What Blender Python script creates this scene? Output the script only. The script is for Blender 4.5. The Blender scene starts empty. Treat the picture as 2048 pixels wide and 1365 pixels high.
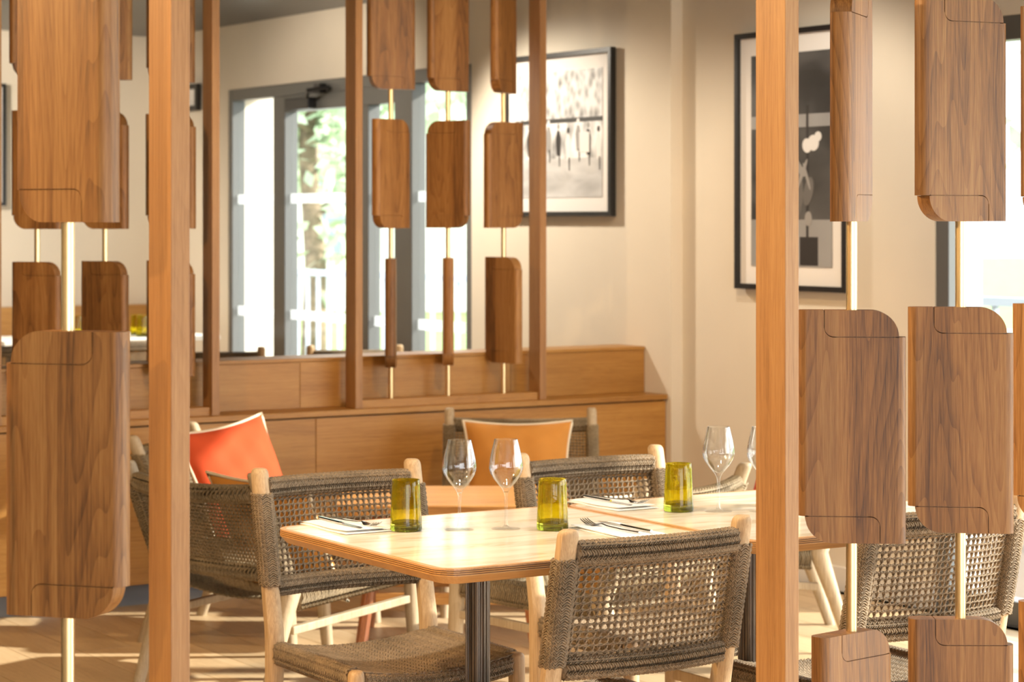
import bpy, math, random
import numpy as np
from mathutils import Vector, Matrix

random.seed(7)
rng = np.random.default_rng(7)
C = bpy.context.scene.collection
SC = bpy.context.scene
PI = math.pi

# ------------------------------------------------------------------ camera
FPX, YH, HC = 4700.0, 437.0, 1.479          # focal length and horizon in pixels of the 2048x1365 frame, eye height
PHI = math.radians(31.9)                     # camera yaw away from the room's y axis
CP, SP = math.cos(PHI), math.sin(PHI)
cam = bpy.data.cameras.new('camera')
cam.sensor_width = 36.0
cam.lens = FPX * 36.0 / 2048.0
cam.shift_y = -(682.5 - YH) / 2048.0
cam.clip_start = 0.05
cam.clip_end = 300
cam.dof.use_dof = True
cam.dof.focus_distance = 5.0
cam.dof.aperture_fstop = 7.1
camo = bpy.data.objects.new('camera', cam)
C.objects.link(camo)
camo.location = (0, 0, HC)
camo.rotation_euler = (PI / 2, 0, -PHI)
SC.camera = camo

# ------------------------------------------------------------------ view, world, light
SC.view_settings.view_transform = 'Standard'
SC.view_settings.look = 'None'
SC.view_settings.gamma = 1.0
SC.view_settings.use_curve_mapping = False
SC.view_settings.exposure = 0.45

w = bpy.data.worlds.new('daylight_sky')
SC.world = w
w.use_nodes = True
wb = w.node_tree.nodes['Background']
wb.inputs[0].default_value = (0.90, 0.95, 1.0, 1)
wb.inputs[1].default_value = 4.2

def look(o, d):
    o.rotation_euler = Vector(d).to_track_quat('-Z', 'Y').to_euler()

def sun_lamp():
    l = bpy.data.lights.new('sun', 'SUN')
    l.energy = 9.0
    l.angle = math.radians(1.0)
    l.color = (1.0, 0.93, 0.82)
    o = bpy.data.objects.new('sun', l)
    C.objects.link(o)
    o.location = (20, -8, 14)
    az = (-0.85, 0.53)
    look(o, (az[0], az[1], -0.47))
sun_lamp()

def area_lamp(name, loc, d, sx, sy, power, color):
    l = bpy.data.lights.new(name, 'AREA')
    l.shape = 'RECTANGLE'
    l.size, l.size_y = sx, sy
    l.energy = power
    l.color = color
    o = bpy.data.objects.new(name, l)
    C.objects.link(o)
    o.location = loc
    look(o, d)
    return o

def spot_lamp(loc, target, power, color=(1.0, 0.72, 0.42), angle=80, r=0.05, blend=0.6):
    l = bpy.data.lights.new('ceiling_spot', 'SPOT')
    l.energy = power
    l.color = color
    l.spot_size = math.radians(angle)
    l.spot_blend = blend
    l.shadow_soft_size = r
    o = bpy.data.objects.new('ceiling_spot', l)
    C.objects.link(o)
    o.location = loc
    look(o, Vector(target) - Vector(loc))

# added fill lamp behind the camera, then daylight through the right wall's glazing
area_lamp('daylight_rear_windows', (1.0, -2.8, 1.5), (0.15, 1, -0.05), 5.0, 2.2, 16, (1.0, 0.98, 0.94))
area_lamp('daylight_side_windows', (5.95, 1.7, 1.25), (-1, 0.45, -0.02), 5.4, 2.0, 98, (1.0, 0.97, 0.91))
WARM = (1.0, 0.66, 0.32)
CREAM = (1.0, 0.88, 0.72)
# warm ceiling spots over the room, left of the lens and over the lounge
for (x, y, tx, ty, tz, p) in [(0.2, 4.75, 2.0, 3.5, 1.1, 230), (1.2, 5.4, 2.8, 4.4, 0.8, 130),
                              (-0.5, 2.3, 1.5, 3.4, 1.1, 75), (1.6, 6.6, 3.4, 8.4, 0.6, 80), (4.2, 6.2, 4.9, 8.4, 0.5, 70)]:
    spot_lamp((x, y, 2.55), (tx, ty, tz), p, WARM, 95)
# cream spots over the tables and washing the walls
for (x, y, tx, ty, tz, p) in [(2.5, 4.35, 2.85, 4.6, 0.7, 58), (3.4, 4.35, 3.65, 4.6, 0.7, 50),
                              (5.0, 9.9, 5.98, 8.9, 0.6, 140), (5.0, 6.9, 6.04, 7.4, 0.9, 42),
                              (4.6, 11.0, 5.98, 11.4, 1.6, 45), (3.2, 12.2, 4.2, 13.85, 1.5, 190)]:
    spot_lamp((x, y, 2.55), (tx, ty, tz), p, CREAM, 100, 0.07)

# ------------------------------------------------------------------ helpers
def ray(px):
    return (px - 1024.0) / FPX

def pix(px, py, z):
    """room point at height z seen at pixel (px, py)"""
    d = FPX * (HC - z) / (py - YH)
    xc = d * ray(px)
    return (xc * CP + d * SP, -xc * SP + d * CP, z)

def on_x(px, X, py=None):
    """point of the wall x = X seen at column px: returns y, depth (and z of row py)"""
    u = ray(px)
    d = X / (u * CP + SP)
    y = d * (CP - u * SP)
    if py is None:
        return y, d
    return y, HC - (py - YH) / FPX * d

def on_y(px, Y, py=None):
    u = ray(px)
    d = Y / (CP - u * SP)
    x = d * (u * CP + SP)
    if py is None:
        return x, d
    return x, HC - (py - YH) / FPX * d

class MB:
    """collects polygons for one mesh"""
    def __init__(s):
        s.v, s.f, s.n = [], [], 0
    def add(s, v, f):
        v = np.asarray(v, float).reshape(-1, 3)
        s.v.append(v)
        s.f.extend([tuple(int(i) + s.n for i in q) for q in f])
        s.n += len(v)
        return s
    def box(s, a, b):
        x0, y0, z0 = a
        x1, y1, z1 = b
        v = [(x0, y0, z0), (x1, y0, z0), (x1, y1, z0), (x0, y1, z0), (x0, y0, z1), (x1, y0, z1), (x1, y1, z1), (x0, y1, z1)]
        return s.add(v, [(0, 3, 2, 1), (4, 5, 6, 7), (0, 1, 5, 4), (1, 2, 6, 5), (2, 3, 7, 6), (3, 0, 4, 7)])
    def lathe(s, prof, n=32, c=(0, 0, 0), close=True):
        k = len(prof)
        v = []
        for j in range(n):
            a = 2 * PI * j / n
            for r, z in prof:
                v.append((c[0] + r * math.cos(a), c[1] + r * math.sin(a), c[2] + z))
        f = []
        for j in range(n):
            for i in range(k - 1):
                a, b = j * k + i, ((j + 1) % n) * k + i
                f.append((a, b, b + 1, a + 1))
        return s.add(v, f)
    def loft(s, rings, cap=True):
        n = len(rings[0])
        v = [p for r in rings for p in r]
        f = []
        for i in range(len(rings) - 1):
            for j in range(n):
                a, b = i * n + j, i * n + (j + 1) % n
                f.append((a, b, b + n, a + n))
        if cap:
            f.append(tuple(range(n - 1, -1, -1)))
            m = (len(rings) - 1) * n
            f.append(tuple(m + j for j in range(n)))
        return s.add(v, f)
    def tube(s, pts, r, n=4, closed=False, twist=0.4):
        pts = np.asarray(pts, float)
        m = len(pts)
        if closed:
            t = np.roll(pts, -1, 0) - np.roll(pts, 1, 0)
        else:
            t = np.gradient(pts, axis=0)
        t /= np.linalg.norm(t, axis=1)[:, None] + 1e-12
        ref = np.array([0.31, 0.17, 0.93])
        if np.abs((t @ ref)).mean() > 0.85:
            ref = np.array([0.93, 0.31, 0.17])
        u = np.cross(t, ref)
        u /= np.linalg.norm(u, axis=1)[:, None] + 1e-12
        q = np.cross(t, u)
        a = np.arange(n) * 2 * PI / n + twist
        rr = np.broadcast_to(np.asarray(r, float), (m,))
        v = pts[:, None, :] + rr[:, None, None] * (np.cos(a)[None, :, None] * u[:, None, :] + np.sin(a)[None, :, None] * q[:, None, :])
        f = []
        for i in range(m if closed else m - 1):
            i2 = (i + 1) % m
            for j in range(n):
                f.append((i * n + j, i * n + (j + 1) % n, i2 * n + (j + 1) % n, i2 * n + j))
        if not closed:
            f.append(tuple(range(n - 1, -1, -1)))
            f.append(tuple((m - 1) * n + j for j in range(n)))
        return s.add(v.reshape(-1, 3), f)
    def mesh(s, name, mat=None, smooth=False, ang=None):
        me = bpy.data.meshes.new(name)
        v = np.concatenate(s.v) if s.v else np.zeros((0, 3))
        me.from_pydata(v.tolist(), [], s.f)
        me.update()
        if smooth:
            me.polygons.foreach_set('use_smooth', [True] * len(me.polygons))
            if ang:
                me.set_sharp_from_angle(angle=math.radians(ang))
        if mat:
            me.materials.append(mat)
        return me
    def build(s, name, mat=None, parent=None, loc=(0, 0, 0), rot=(0, 0, 0), smooth=False, ang=None, bevel=0):
        return put(name, s.mesh(name, mat, smooth, ang), parent, loc, rot, bevel)

def put(name, me, parent=None, loc=(0, 0, 0), rot=(0, 0, 0), bevel=0):
    o = bpy.data.objects.new(name, me)
    C.objects.link(o)
    if parent:
        o.parent = parent
    o.location = loc
    o.rotation_euler = rot
    if bevel:
        m = o.modifiers.new('bevel', 'BEVEL')
        m.width = bevel
        m.segments = 2
        m.limit_method = 'ANGLE'
    return o

def box(name, a, b, mat, parent=None, bevel=0, loc=(0, 0, 0), rot=(0, 0, 0)):
    return MB().box(a, b).build(name, mat, parent, loc, rot, bevel=bevel)

def tag(o, label, cat, group=None):
    o['label'] = label
    o['category'] = cat
    if group:
        o['group'] = group
    return o

def thing(name, label, cat, loc=(0, 0, 0), rz=0, group=None):
    o = bpy.data.objects.new(name, None)
    C.objects.link(o)
    o.empty_display_size = 0.1
    o.location = loc
    o.rotation_euler = (0, 0, rz)
    return tag(o, label, cat, group)

def structure(o):
    o['kind'] = 'structure'
    return o

def copy_tree(o, parent=None):
    c = o.copy()
    C.objects.link(c)
    c.parent = parent
    for ch in list(o.children):
        copy_tree(ch, c)
    return c

# ------------------------------------------------------------------ materials
def new_mat(name):
    m = bpy.data.materials.new(name)
    m.use_nodes = True
    return m, m.node_tree, m.node_tree.nodes['Principled BSDF']

def plain(name, col, rough=0.5, metal=0.0, noise=0.0, scale=8.0, bump=0.0, coat=0.0):
    m, t, b = new_mat(name)
    b.inputs['Roughness'].default_value = rough
    b.inputs['Metallic'].default_value = metal
    b.inputs['Coat Weight'].default_value = coat
    if noise or bump:
        tc = t.nodes.new('ShaderNodeTexCoord')
        nz = t.nodes.new('ShaderNodeTexNoise')
        nz.inputs['Scale'].default_value = scale
        nz.inputs['Detail'].default_value = 4
        t.links.new(tc.outputs['Object'], nz.inputs['Vector'])
        cr = t.nodes.new('ShaderNodeValToRGB')
        a = [c * (1 - noise) for c in col[:3]]
        d = [min(1, c * (1 + noise)) for c in col[:3]]
        cr.color_ramp.elements[0].position = 0.3
        cr.color_ramp.elements[1].position = 0.7
        cr.color_ramp.elements[0].color = (*a, 1)
        cr.color_ramp.elements[1].color = (*d, 1)
        t.links.new(nz.outputs['Fac'], cr.inputs['Fac'])
        t.links.new(cr.outputs['Color'], b.inputs['Base Color'])
        if bump:
            bp = t.nodes.new('ShaderNodeBump')
            bp.inputs['Strength'].default_value = bump
            bp.inputs['Distance'].default_value = 0.002
            t.links.new(nz.outputs['Fac'], bp.inputs['Height'])
            t.links.new(bp.outputs['Normal'], b.inputs['Normal'])
    else:
        b.inputs['Base Color'].default_value = (*col[:3], 1)
    return m

def wood(name, dark, mid, light, axis='z', rough=0.42, vary=0.25, strips=0.0, figure=1.0):
    """oak-like timber: long streaks, pores, cathedral figure, glued strips; differs per object"""
    m, t, b = new_mat(name)
    N, L = t.nodes.new, t.links.new
    tc = N('ShaderNodeTexCoord')
    oi = N('ShaderNodeObjectInfo')
    off = N('ShaderNodeVectorMath'); off.operation = 'MULTIPLY_ADD'
    cmb = N('ShaderNodeCombineXYZ')
    sep = N('ShaderNodeSeparateColor')
    L(oi.outputs['Color'], sep.inputs[0])
    rnd = sep.outputs[0]
    L(rnd, cmb.inputs[0]); L(rnd, cmb.inputs[1]); L(rnd, cmb.inputs[2])
    L(cmb.outputs[0], off.inputs[0])
    off.inputs[1].default_value = (13.7, 7.1, 5.3)
    L(tc.outputs['Object'], off.inputs[2])
    k = {'x': 0, 'y': 1, 'z': 2}[axis]
    def mapped(across, along):
        mp = N('ShaderNodeMapping')
        sc = [across] * 3
        sc[k] = along
        mp.inputs['Scale'].default_value = sc
        L(off.outputs[0], mp.inputs['Vector'])
        return mp.outputs[0]
    def noise(vec, detail, dist=0.0, rough_=0.55):
        n = N('ShaderNodeTexNoise')
        n.inputs['Scale'].default_value = 1.0
        n.inputs['Detail'].default_value = detail
        n.inputs['Roughness'].default_value = rough_
        n.inputs['Distortion'].default_value = dist
        L(vec, n.inputs['Vector'])
        return n.outputs['Fac']
    broad = noise(mapped(14, 1.0), 3, 0.6)
    fine = noise(mapped(260, 4.0), 3)
    pores = noise(mapped(600, 22.0), 2)
    # cathedral figure: rings of a slowly varying field
    fld = noise(mapped(7.5, 0.75), 1.6, 0.2)
    mul = N('ShaderNodeMath'); mul.operation = 'MULTIPLY'; mul.inputs[1].default_value = 26.0
    L(fld, mul.inputs[0])
    fr_ = N('ShaderNodeMath'); fr_.operation = 'FRACT'
    L(mul.outputs[0], fr_.inputs[0])
    sn = N('ShaderNodeMath'); sn.operation = 'POWER'; sn.inputs[1].default_value = 2.5
    L(fr_.outputs[0], sn.inputs[0])
    def madd(a, f, c):
        n = N('ShaderNodeMath'); n.operation = 'MULTIPLY_ADD'
        L(a, n.inputs[0]); n.inputs[1].default_value = f
        if isinstance(c, float):
            n.inputs[2].default_value = c
        else:
            L(c, n.inputs[2])
        return n.outputs[0]
    v = madd(broad, 0.62, 0.17)
    v = madd(sn.outputs[0], -0.15 * figure, v)
    v = madd(fine, 0.55, v)
    v = madd(pores, 0.45, v)
    v = madd(v, 1.0, -0.45)
    if strips:
        sp = N('ShaderNodeSeparateXYZ')
        L(off.outputs[0], sp.inputs[0])
        f1 = N('ShaderNodeMath'); f1.operation = 'DIVIDE'; f1.inputs[1].default_value = strips
        L(sp.outputs[0 if k else 2], f1.inputs[0])
        f2 = N('ShaderNodeMath'); f2.operation = 'FLOOR'
        L(f1.outputs[0], f2.inputs[0])
        wn = N('ShaderNodeTexWhiteNoise'); wn.noise_dimensions = '1D'
        L(f2.outputs[0], wn.inputs['W'])
        v = madd(wn.outputs['Value'], 0.22, madd(v, 1.0, -0.11))
    cr = N('ShaderNodeValToRGB')
    e = cr.color_ramp.elements
    e[0].position, e[0].color = 0.18, (*dark, 1)
    e[1].position, e[1].color = 0.85, (*light, 1)
    mm = e.new(0.5); mm.color = (*mid, 1)
    L(v, cr.inputs['Fac'])
    hs = N('ShaderNodeHueSaturation')
    vr = madd(sep.outputs[1], vary, 1.0 - vary / 2)
    L(vr, hs.inputs['Value'])
    L(cr.outputs['Color'], hs.inputs['Color'])
    L(hs.outputs['Color'], b.inputs['Base Color'])
    b.inputs['Roughness'].default_value = rough
    bp = N('ShaderNodeBump')
    bp.inputs['Strength'].default_value = 0.25
    bp.inputs['Distance'].default_value = 0.001
    L(pores, bp.inputs['Height'])
    L(bp.outputs['Normal'], b.inputs['Normal'])
    return m

M = {}
M['oak_z'] = wood('oak_panel', (0.085, 0.030, 0.006), (0.285, 0.122, 0.030), (0.46, 0.235, 0.072), 'z', 0.5, 0.42, strips=0.055)
M['oak_post'] = wood('oak_post', (0.20, 0.088, 0.026), (0.36, 0.175, 0.060), (0.48, 0.265, 0.10), 'z', 0.5, 0.10, figure=0.3)
M['oak_x'] = wood('oak_cabinet', (0.26, 0.105, 0.018), (0.42, 0.200, 0.042), (0.53, 0.285, 0.070), 'x', 0.45, 0.12, figure=0.5)
M['teak'] = wood('pale_teak', (0.30, 0.18, 0.085), (0.50, 0.335, 0.178), (0.66, 0.48, 0.28), 'z', 0.6, 0.16, figure=0.6)
M['teak_grey'] = wood('weathered_teak', (0.26, 0.18, 0.10), (0.42, 0.315, 0.195), (0.54, 0.43, 0.29), 'z', 0.65, 0.16, figure=0.6)
M['red_wood'] = wood('reddish_wood', (0.32, 0.125, 0.028), (0.52, 0.25, 0.068), (0.64, 0.36, 0.12), 'x', 0.4, 0.1)
M['red_wood_z'] = wood('reddish_wood_leg', (0.16, 0.045, 0.015), (0.34, 0.12, 0.04), (0.46, 0.19, 0.07), 'z', 0.4, 0.1)
M['floor'] = wood('floor_oak', (0.44, 0.295, 0.155), (0.60, 0.425, 0.24), (0.72, 0.545, 0.34), 'y', 0.38, 0.22, figure=0.7)
M['edge_light'] = wood('ply_light', (0.34, 0.15, 0.045), (0.50, 0.255, 0.085), (0.60, 0.34, 0.13), 'x', 0.4, 0.05, figure=0.2)
M['edge_dark'] = plain('ply_dark', (0.11, 0.045, 0.02), 0.5)
M['border'] = wood('table_border', (0.45, 0.22, 0.085), (0.60, 0.33, 0.15), (0.70, 0.43, 0.22), 'y', 0.25, 0.06, figure=0.2)
M['wall'] = plain('wall_paint', (0.72, 0.65, 0.54), 0.85, noise=0.02, scale=3, bump=0.03)
M['white_paint'] = plain('white_paint', (0.78, 0.75, 0.70), 0.5)
M['outer_wall'] = plain('render_cream', (0.80, 0.76, 0.68), 0.9, noise=0.03, scale=5)
M['ceiling'] = plain('dark_gloss_ceiling', (0.022, 0.025, 0.030), 0.30, noise=0.25, scale=1.6)
M['ceiling'].node_tree.nodes['Principled BSDF'].inputs['Specular IOR Level'].default_value = 0.30
M['slab'] = plain('screed', (0.12, 0.08, 0.05), 0.8)
M['frame_dark'] = plain('window_grey', (0.115, 0.115, 0.110), 0.35)
M['black'] = plain('black_frame', (0.012, 0.012, 0.013), 0.35)
M['mat_white'] = plain('mat_board', (0.80, 0.77, 0.74), 0.8)
M['brass'] = plain('brass', (0.80, 0.60, 0.32), 0.30, 1.0)
M['steel'] = plain('cutlery_steel', (0.62, 0.61, 0.59), 0.14, 1.0)
M['column'] = plain('dark_bronze', (0.19, 0.155, 0.125), 0.30, 0.9)
M['napkin'] = plain('white_cotton', (0.86, 0.85, 0.83), 0.9, noise=0.03, scale=300, bump=0.2)
M['film'] = plain('frosted_film', (0.85, 0.88, 0.90), 0.9)
M['gasket'] = plain('seam_shadow', (0.10, 0.045, 0.015), 0.7)  # dark brown standing in for the shade inside the cabinet's panel seams

def rope_mat(name, a, bcol):
    m, t, b = new_mat(name)
    N, L = t.nodes.new, t.links.new
    tc = N('ShaderNodeTexCoord')
    nz = N('ShaderNodeTexNoise'); nz.inputs['Scale'].default_value = 170; nz.inputs['Detail'].default_value = 3
    nb = N('ShaderNodeTexNoise'); nb.inputs['Scale'].default_value = 9; nb.inputs['Detail'].default_value = 2
    L(tc.outputs['Object'], nz.inputs['Vector']); L(tc.outputs['Object'], nb.inputs['Vector'])
    ad = N('ShaderNodeMath'); ad.operation = 'MULTIPLY_ADD'; ad.inputs[1].default_value = 0.5
    L(nb.outputs['Fac'], ad.inputs[0])
    m2 = N('ShaderNodeMath'); m2.operation = 'MULTIPLY'; m2.inputs[1].default_value = 0.6
    L(nz.outputs['Fac'], m2.inputs[0]); L(m2.outputs[0], ad.inputs[2])
    cr = N('ShaderNodeValToRGB')
    cr.color_ramp.elements[0].position = 0.35; cr.color_ramp.elements[0].color = (*a, 1)
    cr.color_ramp.elements[1].position = 0.75; cr.color_ramp.elements[1].color = (*bcol, 1)
    L(ad.outputs[0], cr.inputs['Fac']); L(cr.outputs['Color'], b.inputs['Base Color'])
    b.inputs['Roughness'].default_value = 0.75
    return m
M['rope'] = rope_mat('taupe_rope', (0.105, 0.074, 0.042), (0.34, 0.245, 0.15))
M['rope_lounge'] = rope_mat('olive_rope', (0.115, 0.080, 0.040), (0.34, 0.25, 0.14))

def fabric(name, col):
    m, t, b = new_mat(name)
    N, L = t.nodes.new, t.links.new
    tc = N('ShaderNodeTexCoord')
    wv = N('ShaderNodeTexNoise'); wv.inputs['Scale'].default_value = 400
    L(tc.outputs['Object'], wv.inputs['Vector'])
    nz = N('ShaderNodeTexNoise'); nz.inputs['Scale'].default_value = 14
    L(tc.outputs['Object'], nz.inputs['Vector'])
    cr = N('ShaderNodeValToRGB')
    cr.color_ramp.elements[0].color = (*[c * 0.86 for c in col], 1)
    cr.color_ramp.elements[1].color = (*[min(1, c * 1.12) for c in col], 1)
    L(nz.outputs['Fac'], cr.inputs['Fac']); L(cr.outputs['Color'], b.inputs['Base Color'])
    b.inputs['Roughness'].default_value = 0.9
    bp = N('ShaderNodeBump'); bp.inputs['Strength'].default_value = 0.3; bp.inputs['Distance'].default_value = 0.001
    L(wv.outputs['Fac'], bp.inputs['Height']); L(bp.outputs['Normal'], b.inputs['Normal'])
    return m
M['orange'] = fabric('orange_linen', (0.50, 0.056, 0.008))
M['mustard'] = fabric('mustard_linen', (0.54, 0.225, 0.038))
M['red'] = fabric('red_linen', (0.52, 0.040, 0.008))
M['cream_trim'] = fabric('cream_trim', (0.72, 0.62, 0.46))
M['white_weave'] = fabric('white_weave', (0.75, 0.70, 0.62))

def glass(name, col=(1, 1, 1), rough=0.0, ior=1.45):
    m, t, b = new_mat(name)
    b.inputs['Base Color'].default_value = (*col, 1)
    b.inputs['Roughness'].default_value = rough
    b.inputs['Transmission Weight'].default_value = 1.0
    b.inputs['IOR'].default_value = ior
    return m

def thin_glass(name, edge=0.95, base=0.06, tint=(0.985, 0.99, 0.99)):
    m, t, b = new_mat(name)
    t.nodes.remove(b)
    N, L = t.nodes.new, t.links.new
    out = t.nodes['Material Output']
    tr = N('ShaderNodeBsdfTransparent'); tr.inputs[0].default_value = (*tint, 1)
    gl = N('ShaderNodeBsdfGlossy'); gl.inputs['Roughness'].default_value = 0.03
    lw = N('ShaderNodeLayerWeight'); lw.inputs['Blend'].default_value = 0.5
    pw = N('ShaderNodeMath'); pw.operation = 'POWER'; pw.inputs[1].default_value = 2.4
    L(lw.outputs['Facing'], pw.inputs[0])
    ma = N('ShaderNodeMath'); ma.operation = 'MULTIPLY_ADD'; ma.inputs[1].default_value = edge; ma.inputs[2].default_value = base
    L(pw.outputs[0], ma.inputs[0])
    mx = N('ShaderNodeMixShader')
    L(ma.outputs[0], mx.inputs[0]); L(tr.outputs[0], mx.inputs[1]); L(gl.outputs[0], mx.inputs[2]); L(mx.outputs[0], out.inputs['Surface'])
    return m
M['glass'] = thin_glass('clear_glass')

def tumbler_glass(col=(0.84, 0.77, 0.10), tint=(0.76, 0.68, 0.09), share=0.22):
    m = glass('olive_glass', col, 0.01, 1.48)
    t = m.node_tree
    b = t.nodes['Principled BSDF']
    tc = t.nodes.new('ShaderNodeTexCoord')
    nz = t.nodes.new('ShaderNodeTexNoise')
    nz.inputs['Scale'].default_value = 90
    nz.inputs['Detail'].default_value = 2
    t.links.new(tc.outputs['Object'], nz.inputs['Vector'])
    bp = t.nodes.new('ShaderNodeBump')
    bp.inputs['Strength'].default_value = 0.12
    bp.inputs['Distance'].default_value = 0.002
    t.links.new(nz.outputs['Fac'], bp.inputs['Height'])
    t.links.new(bp.outputs['Normal'], b.inputs['Normal'])
    tr = t.nodes.new('ShaderNodeBsdfTransparent'); tr.inputs[0].default_value = (*tint, 1)
    mx = t.nodes.new('ShaderNodeMixShader'); mx.inputs[0].default_value = share
    t.links.new(b.outputs[0], mx.inputs[1]); t.links.new(tr.outputs[0], mx.inputs[2])
    t.links.new(mx.outputs[0], t.nodes['Material Output'].inputs['Surface'])
    return m
M['olive'] = tumbler_glass()

def pane_mat():
    """thin window pane: straight-through with a Fresnel reflection"""
    m, t, b = new_mat('window_pane')
    t.nodes.remove(b)
    out = t.nodes['Material Output']
    tr = t.nodes.new('ShaderNodeBsdfTransparent')
    gl = t.nodes.new('ShaderNodeBsdfGlossy'); gl.inputs['Roughness'].default_value = 0.02
    fr = t.nodes.new('ShaderNodeValue'); fr.outputs[0].default_value = 0.05
    mx = t.nodes.new('ShaderNodeMixShader')
    tr.inputs[0].default_value = (0.95, 0.97, 0.97, 1)
    t.links.new(fr.outputs[0], mx.inputs[0]); t.links.new(tr.outputs[0], mx.inputs[1]); t.links.new(gl.outputs[0], mx.inputs[2])
    t.links.new(mx.outputs[0], out.inputs['Surface'])
    return m
M['pane'] = pane_mat()

def film_mat():
    m, t, b = new_mat('frosted_strip')
    t.nodes.remove(b)
    out = t.nodes['Material Output']
    tr = t.nodes.new('ShaderNodeBsdfTransparent')
    df = t.nodes.new('ShaderNodeBsdfTranslucent'); df.inputs[0].default_value = (0.9, 0.93, 0.95, 1)
    d2 = t.nodes.new('ShaderNodeBsdfDiffuse'); d2.inputs[0].default_value = (0.9, 0.92, 0.94, 1)
    m1 = t.nodes.new('ShaderNodeMixShader'); m1.inputs[0].default_value = 0.5
    mx = t.nodes.new('ShaderNodeMixShader'); mx.inputs[0].default_value = 0.30
    t.links.new(df.outputs[0], m1.inputs[1]); t.links.new(d2.outputs[0], m1.inputs[2])
    t.links.new(tr.outputs[0], mx.inputs[1]); t.links.new(m1.outputs[0], mx.inputs[2])
    t.links.new(mx.outputs[0], out.inputs['Surface'])
    return m
M['film'] = film_mat()

def onyx_mat():
    m, t, b = new_mat('onyx_top')
    N, L = t.nodes.new, t.links.new
    tc = N('ShaderNodeTexCoord')
    mp = N('ShaderNodeMapping'); mp.inputs['Rotation'].default_value = (0, 0, 0.35); mp.inputs['Scale'].default_value = (3, 11, 3)
    L(tc.outputs['Object'], mp.inputs['Vector'])
    nz = N('ShaderNodeTexNoise'); nz.inputs['Scale'].default_value = 1.3; nz.inputs['Detail'].default_value = 6; nz.inputs['Distortion'].default_value = 1.2
    L(mp.outputs[0], nz.inputs['Vector'])
    cr = N('ShaderNodeValToRGB')
    e = cr.color_ramp.elements
    e[0].position, e[0].color = 0.30, (0.60, 0.49, 0.33, 1)
    e[1].position, e[1].color = 0.68, (0.84, 0.78, 0.67, 1)
    q = e.new(0.46); q.color = (0.74, 0.67, 0.54, 1)
    L(nz.outputs['Fac'], cr.inputs['Fac']); L(cr.outputs['Color'], b.inputs['Base Color'])
    b.inputs['Roughness'].default_value = 0.13
    b.inputs['Specular IOR Level'].default_value = 0.35
    b.inputs['Coat Weight'].default_value = 0.0
    b.inputs['Coat Roughness'].default_value = 0.05
    return m
M['onyx'] = onyx_mat()

# ------------------------------------------------------------------ the room shell
X0, X1 = 5.98, 6.04            # right wall: far stretch, and the stretch nearer the camera set back 6 cm
YB = 13.85                     # back wall
ZC = 2.63
YN = 8.30                      # where the right wall steps back
floor = structure(box('floor', (-2.5, -3.2, -0.2), (9.3, 14.1, -0.016), M['slab']))
# oak planks along y; all the visible floor
pl_me = MB().box((0.0015, 0.0015, -0.0155), (0.1885, 1.8985, 0.0)).mesh('plank', M['floor'])
rest = MB()
def filler(x, y0, y1):
    # boards outside the view, as one piece
    while y1 - y0 > 0.01:
        q = min(y1, y0 + 1.9)
        rest.box((x + 0.0015, y0, -0.0155), (x + 0.1885, q - 0.003, 0))
        y0 = q
for i in range(-18, 27):
    x = 0.9 + i * 0.19
    y = 2.4 + [0.0, 0.63, 1.27][i % 3] + 0.2 * random.random()
    if i < 0:
        filler(x, -3.0, 13.85)
        continue
    filler(x, -3.0, y)
    while y + 1.9 <= 13.85:
        put('plank', pl_me, floor, (x, y, 0))
        y += 1.9
    filler(x, y, 13.85)
r = rest.build('plank_field', M['floor'], floor)
r['kind'] = 'stuff'
structure(box('ceiling', (-2.5, -3.2, ZC), (X1, 14.1, ZC + 0.15), M['ceiling']))
structure(box('wall_left', (-2.65, -3.2, -0.02), (-2.5, 14.1, ZC), M['wall']))
structure(box('wall_back', (-2.5, YB, -0.02), (X0, YB + 0.25, ZC), M['wall']))
# unseen rear wall; its wide opening is made up to let in fill light
wr = MB()
wr.box((-2.5, -3.2, -0.02), (-1.8, -3.0, ZC)).box((4.0, -3.2, -0.02), (X1, -3.0, ZC)).box((-1.8, -3.2, 2.35), (4.0, -3.0, ZC))
structure(wr.build('wall_front', M['wall']))

# glazed openings of the right wall -------------------------------------------------
W1A, W1B = on_x(943, X0)[0], on_x(456, X0)[0]          # near and far jamb of the far opening
W1H = on_x(456, X0, 180)[1]
W2B = on_x(1870, X1)[0]
W2A = -1.6
W2H = on_x(2036, X1, 28)[1]
TH = 0.30
wm = MB()
# far stretch
wm.box((X0, YN, -0.02), (X0 + TH, W1A, ZC)).box((X0, W1B, -0.02), (X0 + TH, YB, ZC)).box((X0, W1A, W1H), (X0 + TH, W1B, ZC))
# near stretch
wm.box((X1, W2B, -0.02), (X1 + TH - 0.06, YN, ZC)).box((X1, W2A, W2H), (X1 + TH - 0.06, W2B, ZC)).box((X1, -3.2, -0.02), (X1 + TH - 0.06, W2A, ZC))
structure(wm.build('wall_right', M['wall']))
# baseboards
structure(box('baseboard_right', (X1 - 0.014, W2B, 0), (X1, YN, 0.095), M['white_paint']))
structure(box('baseboard_far', (X0 - 0.014, 8.75, 0), (X0, W1A, 0.095), M['white_paint']))
structure(box('baseboard_back', (-2.4, YB - 0.014, 0), (X0, YB, 0.095), M['white_paint']))
structure(box('floor_threshold', (X0, W2A, -0.02), (X0 + TH, W1B, 0.0), M['frame_dark']))

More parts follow.
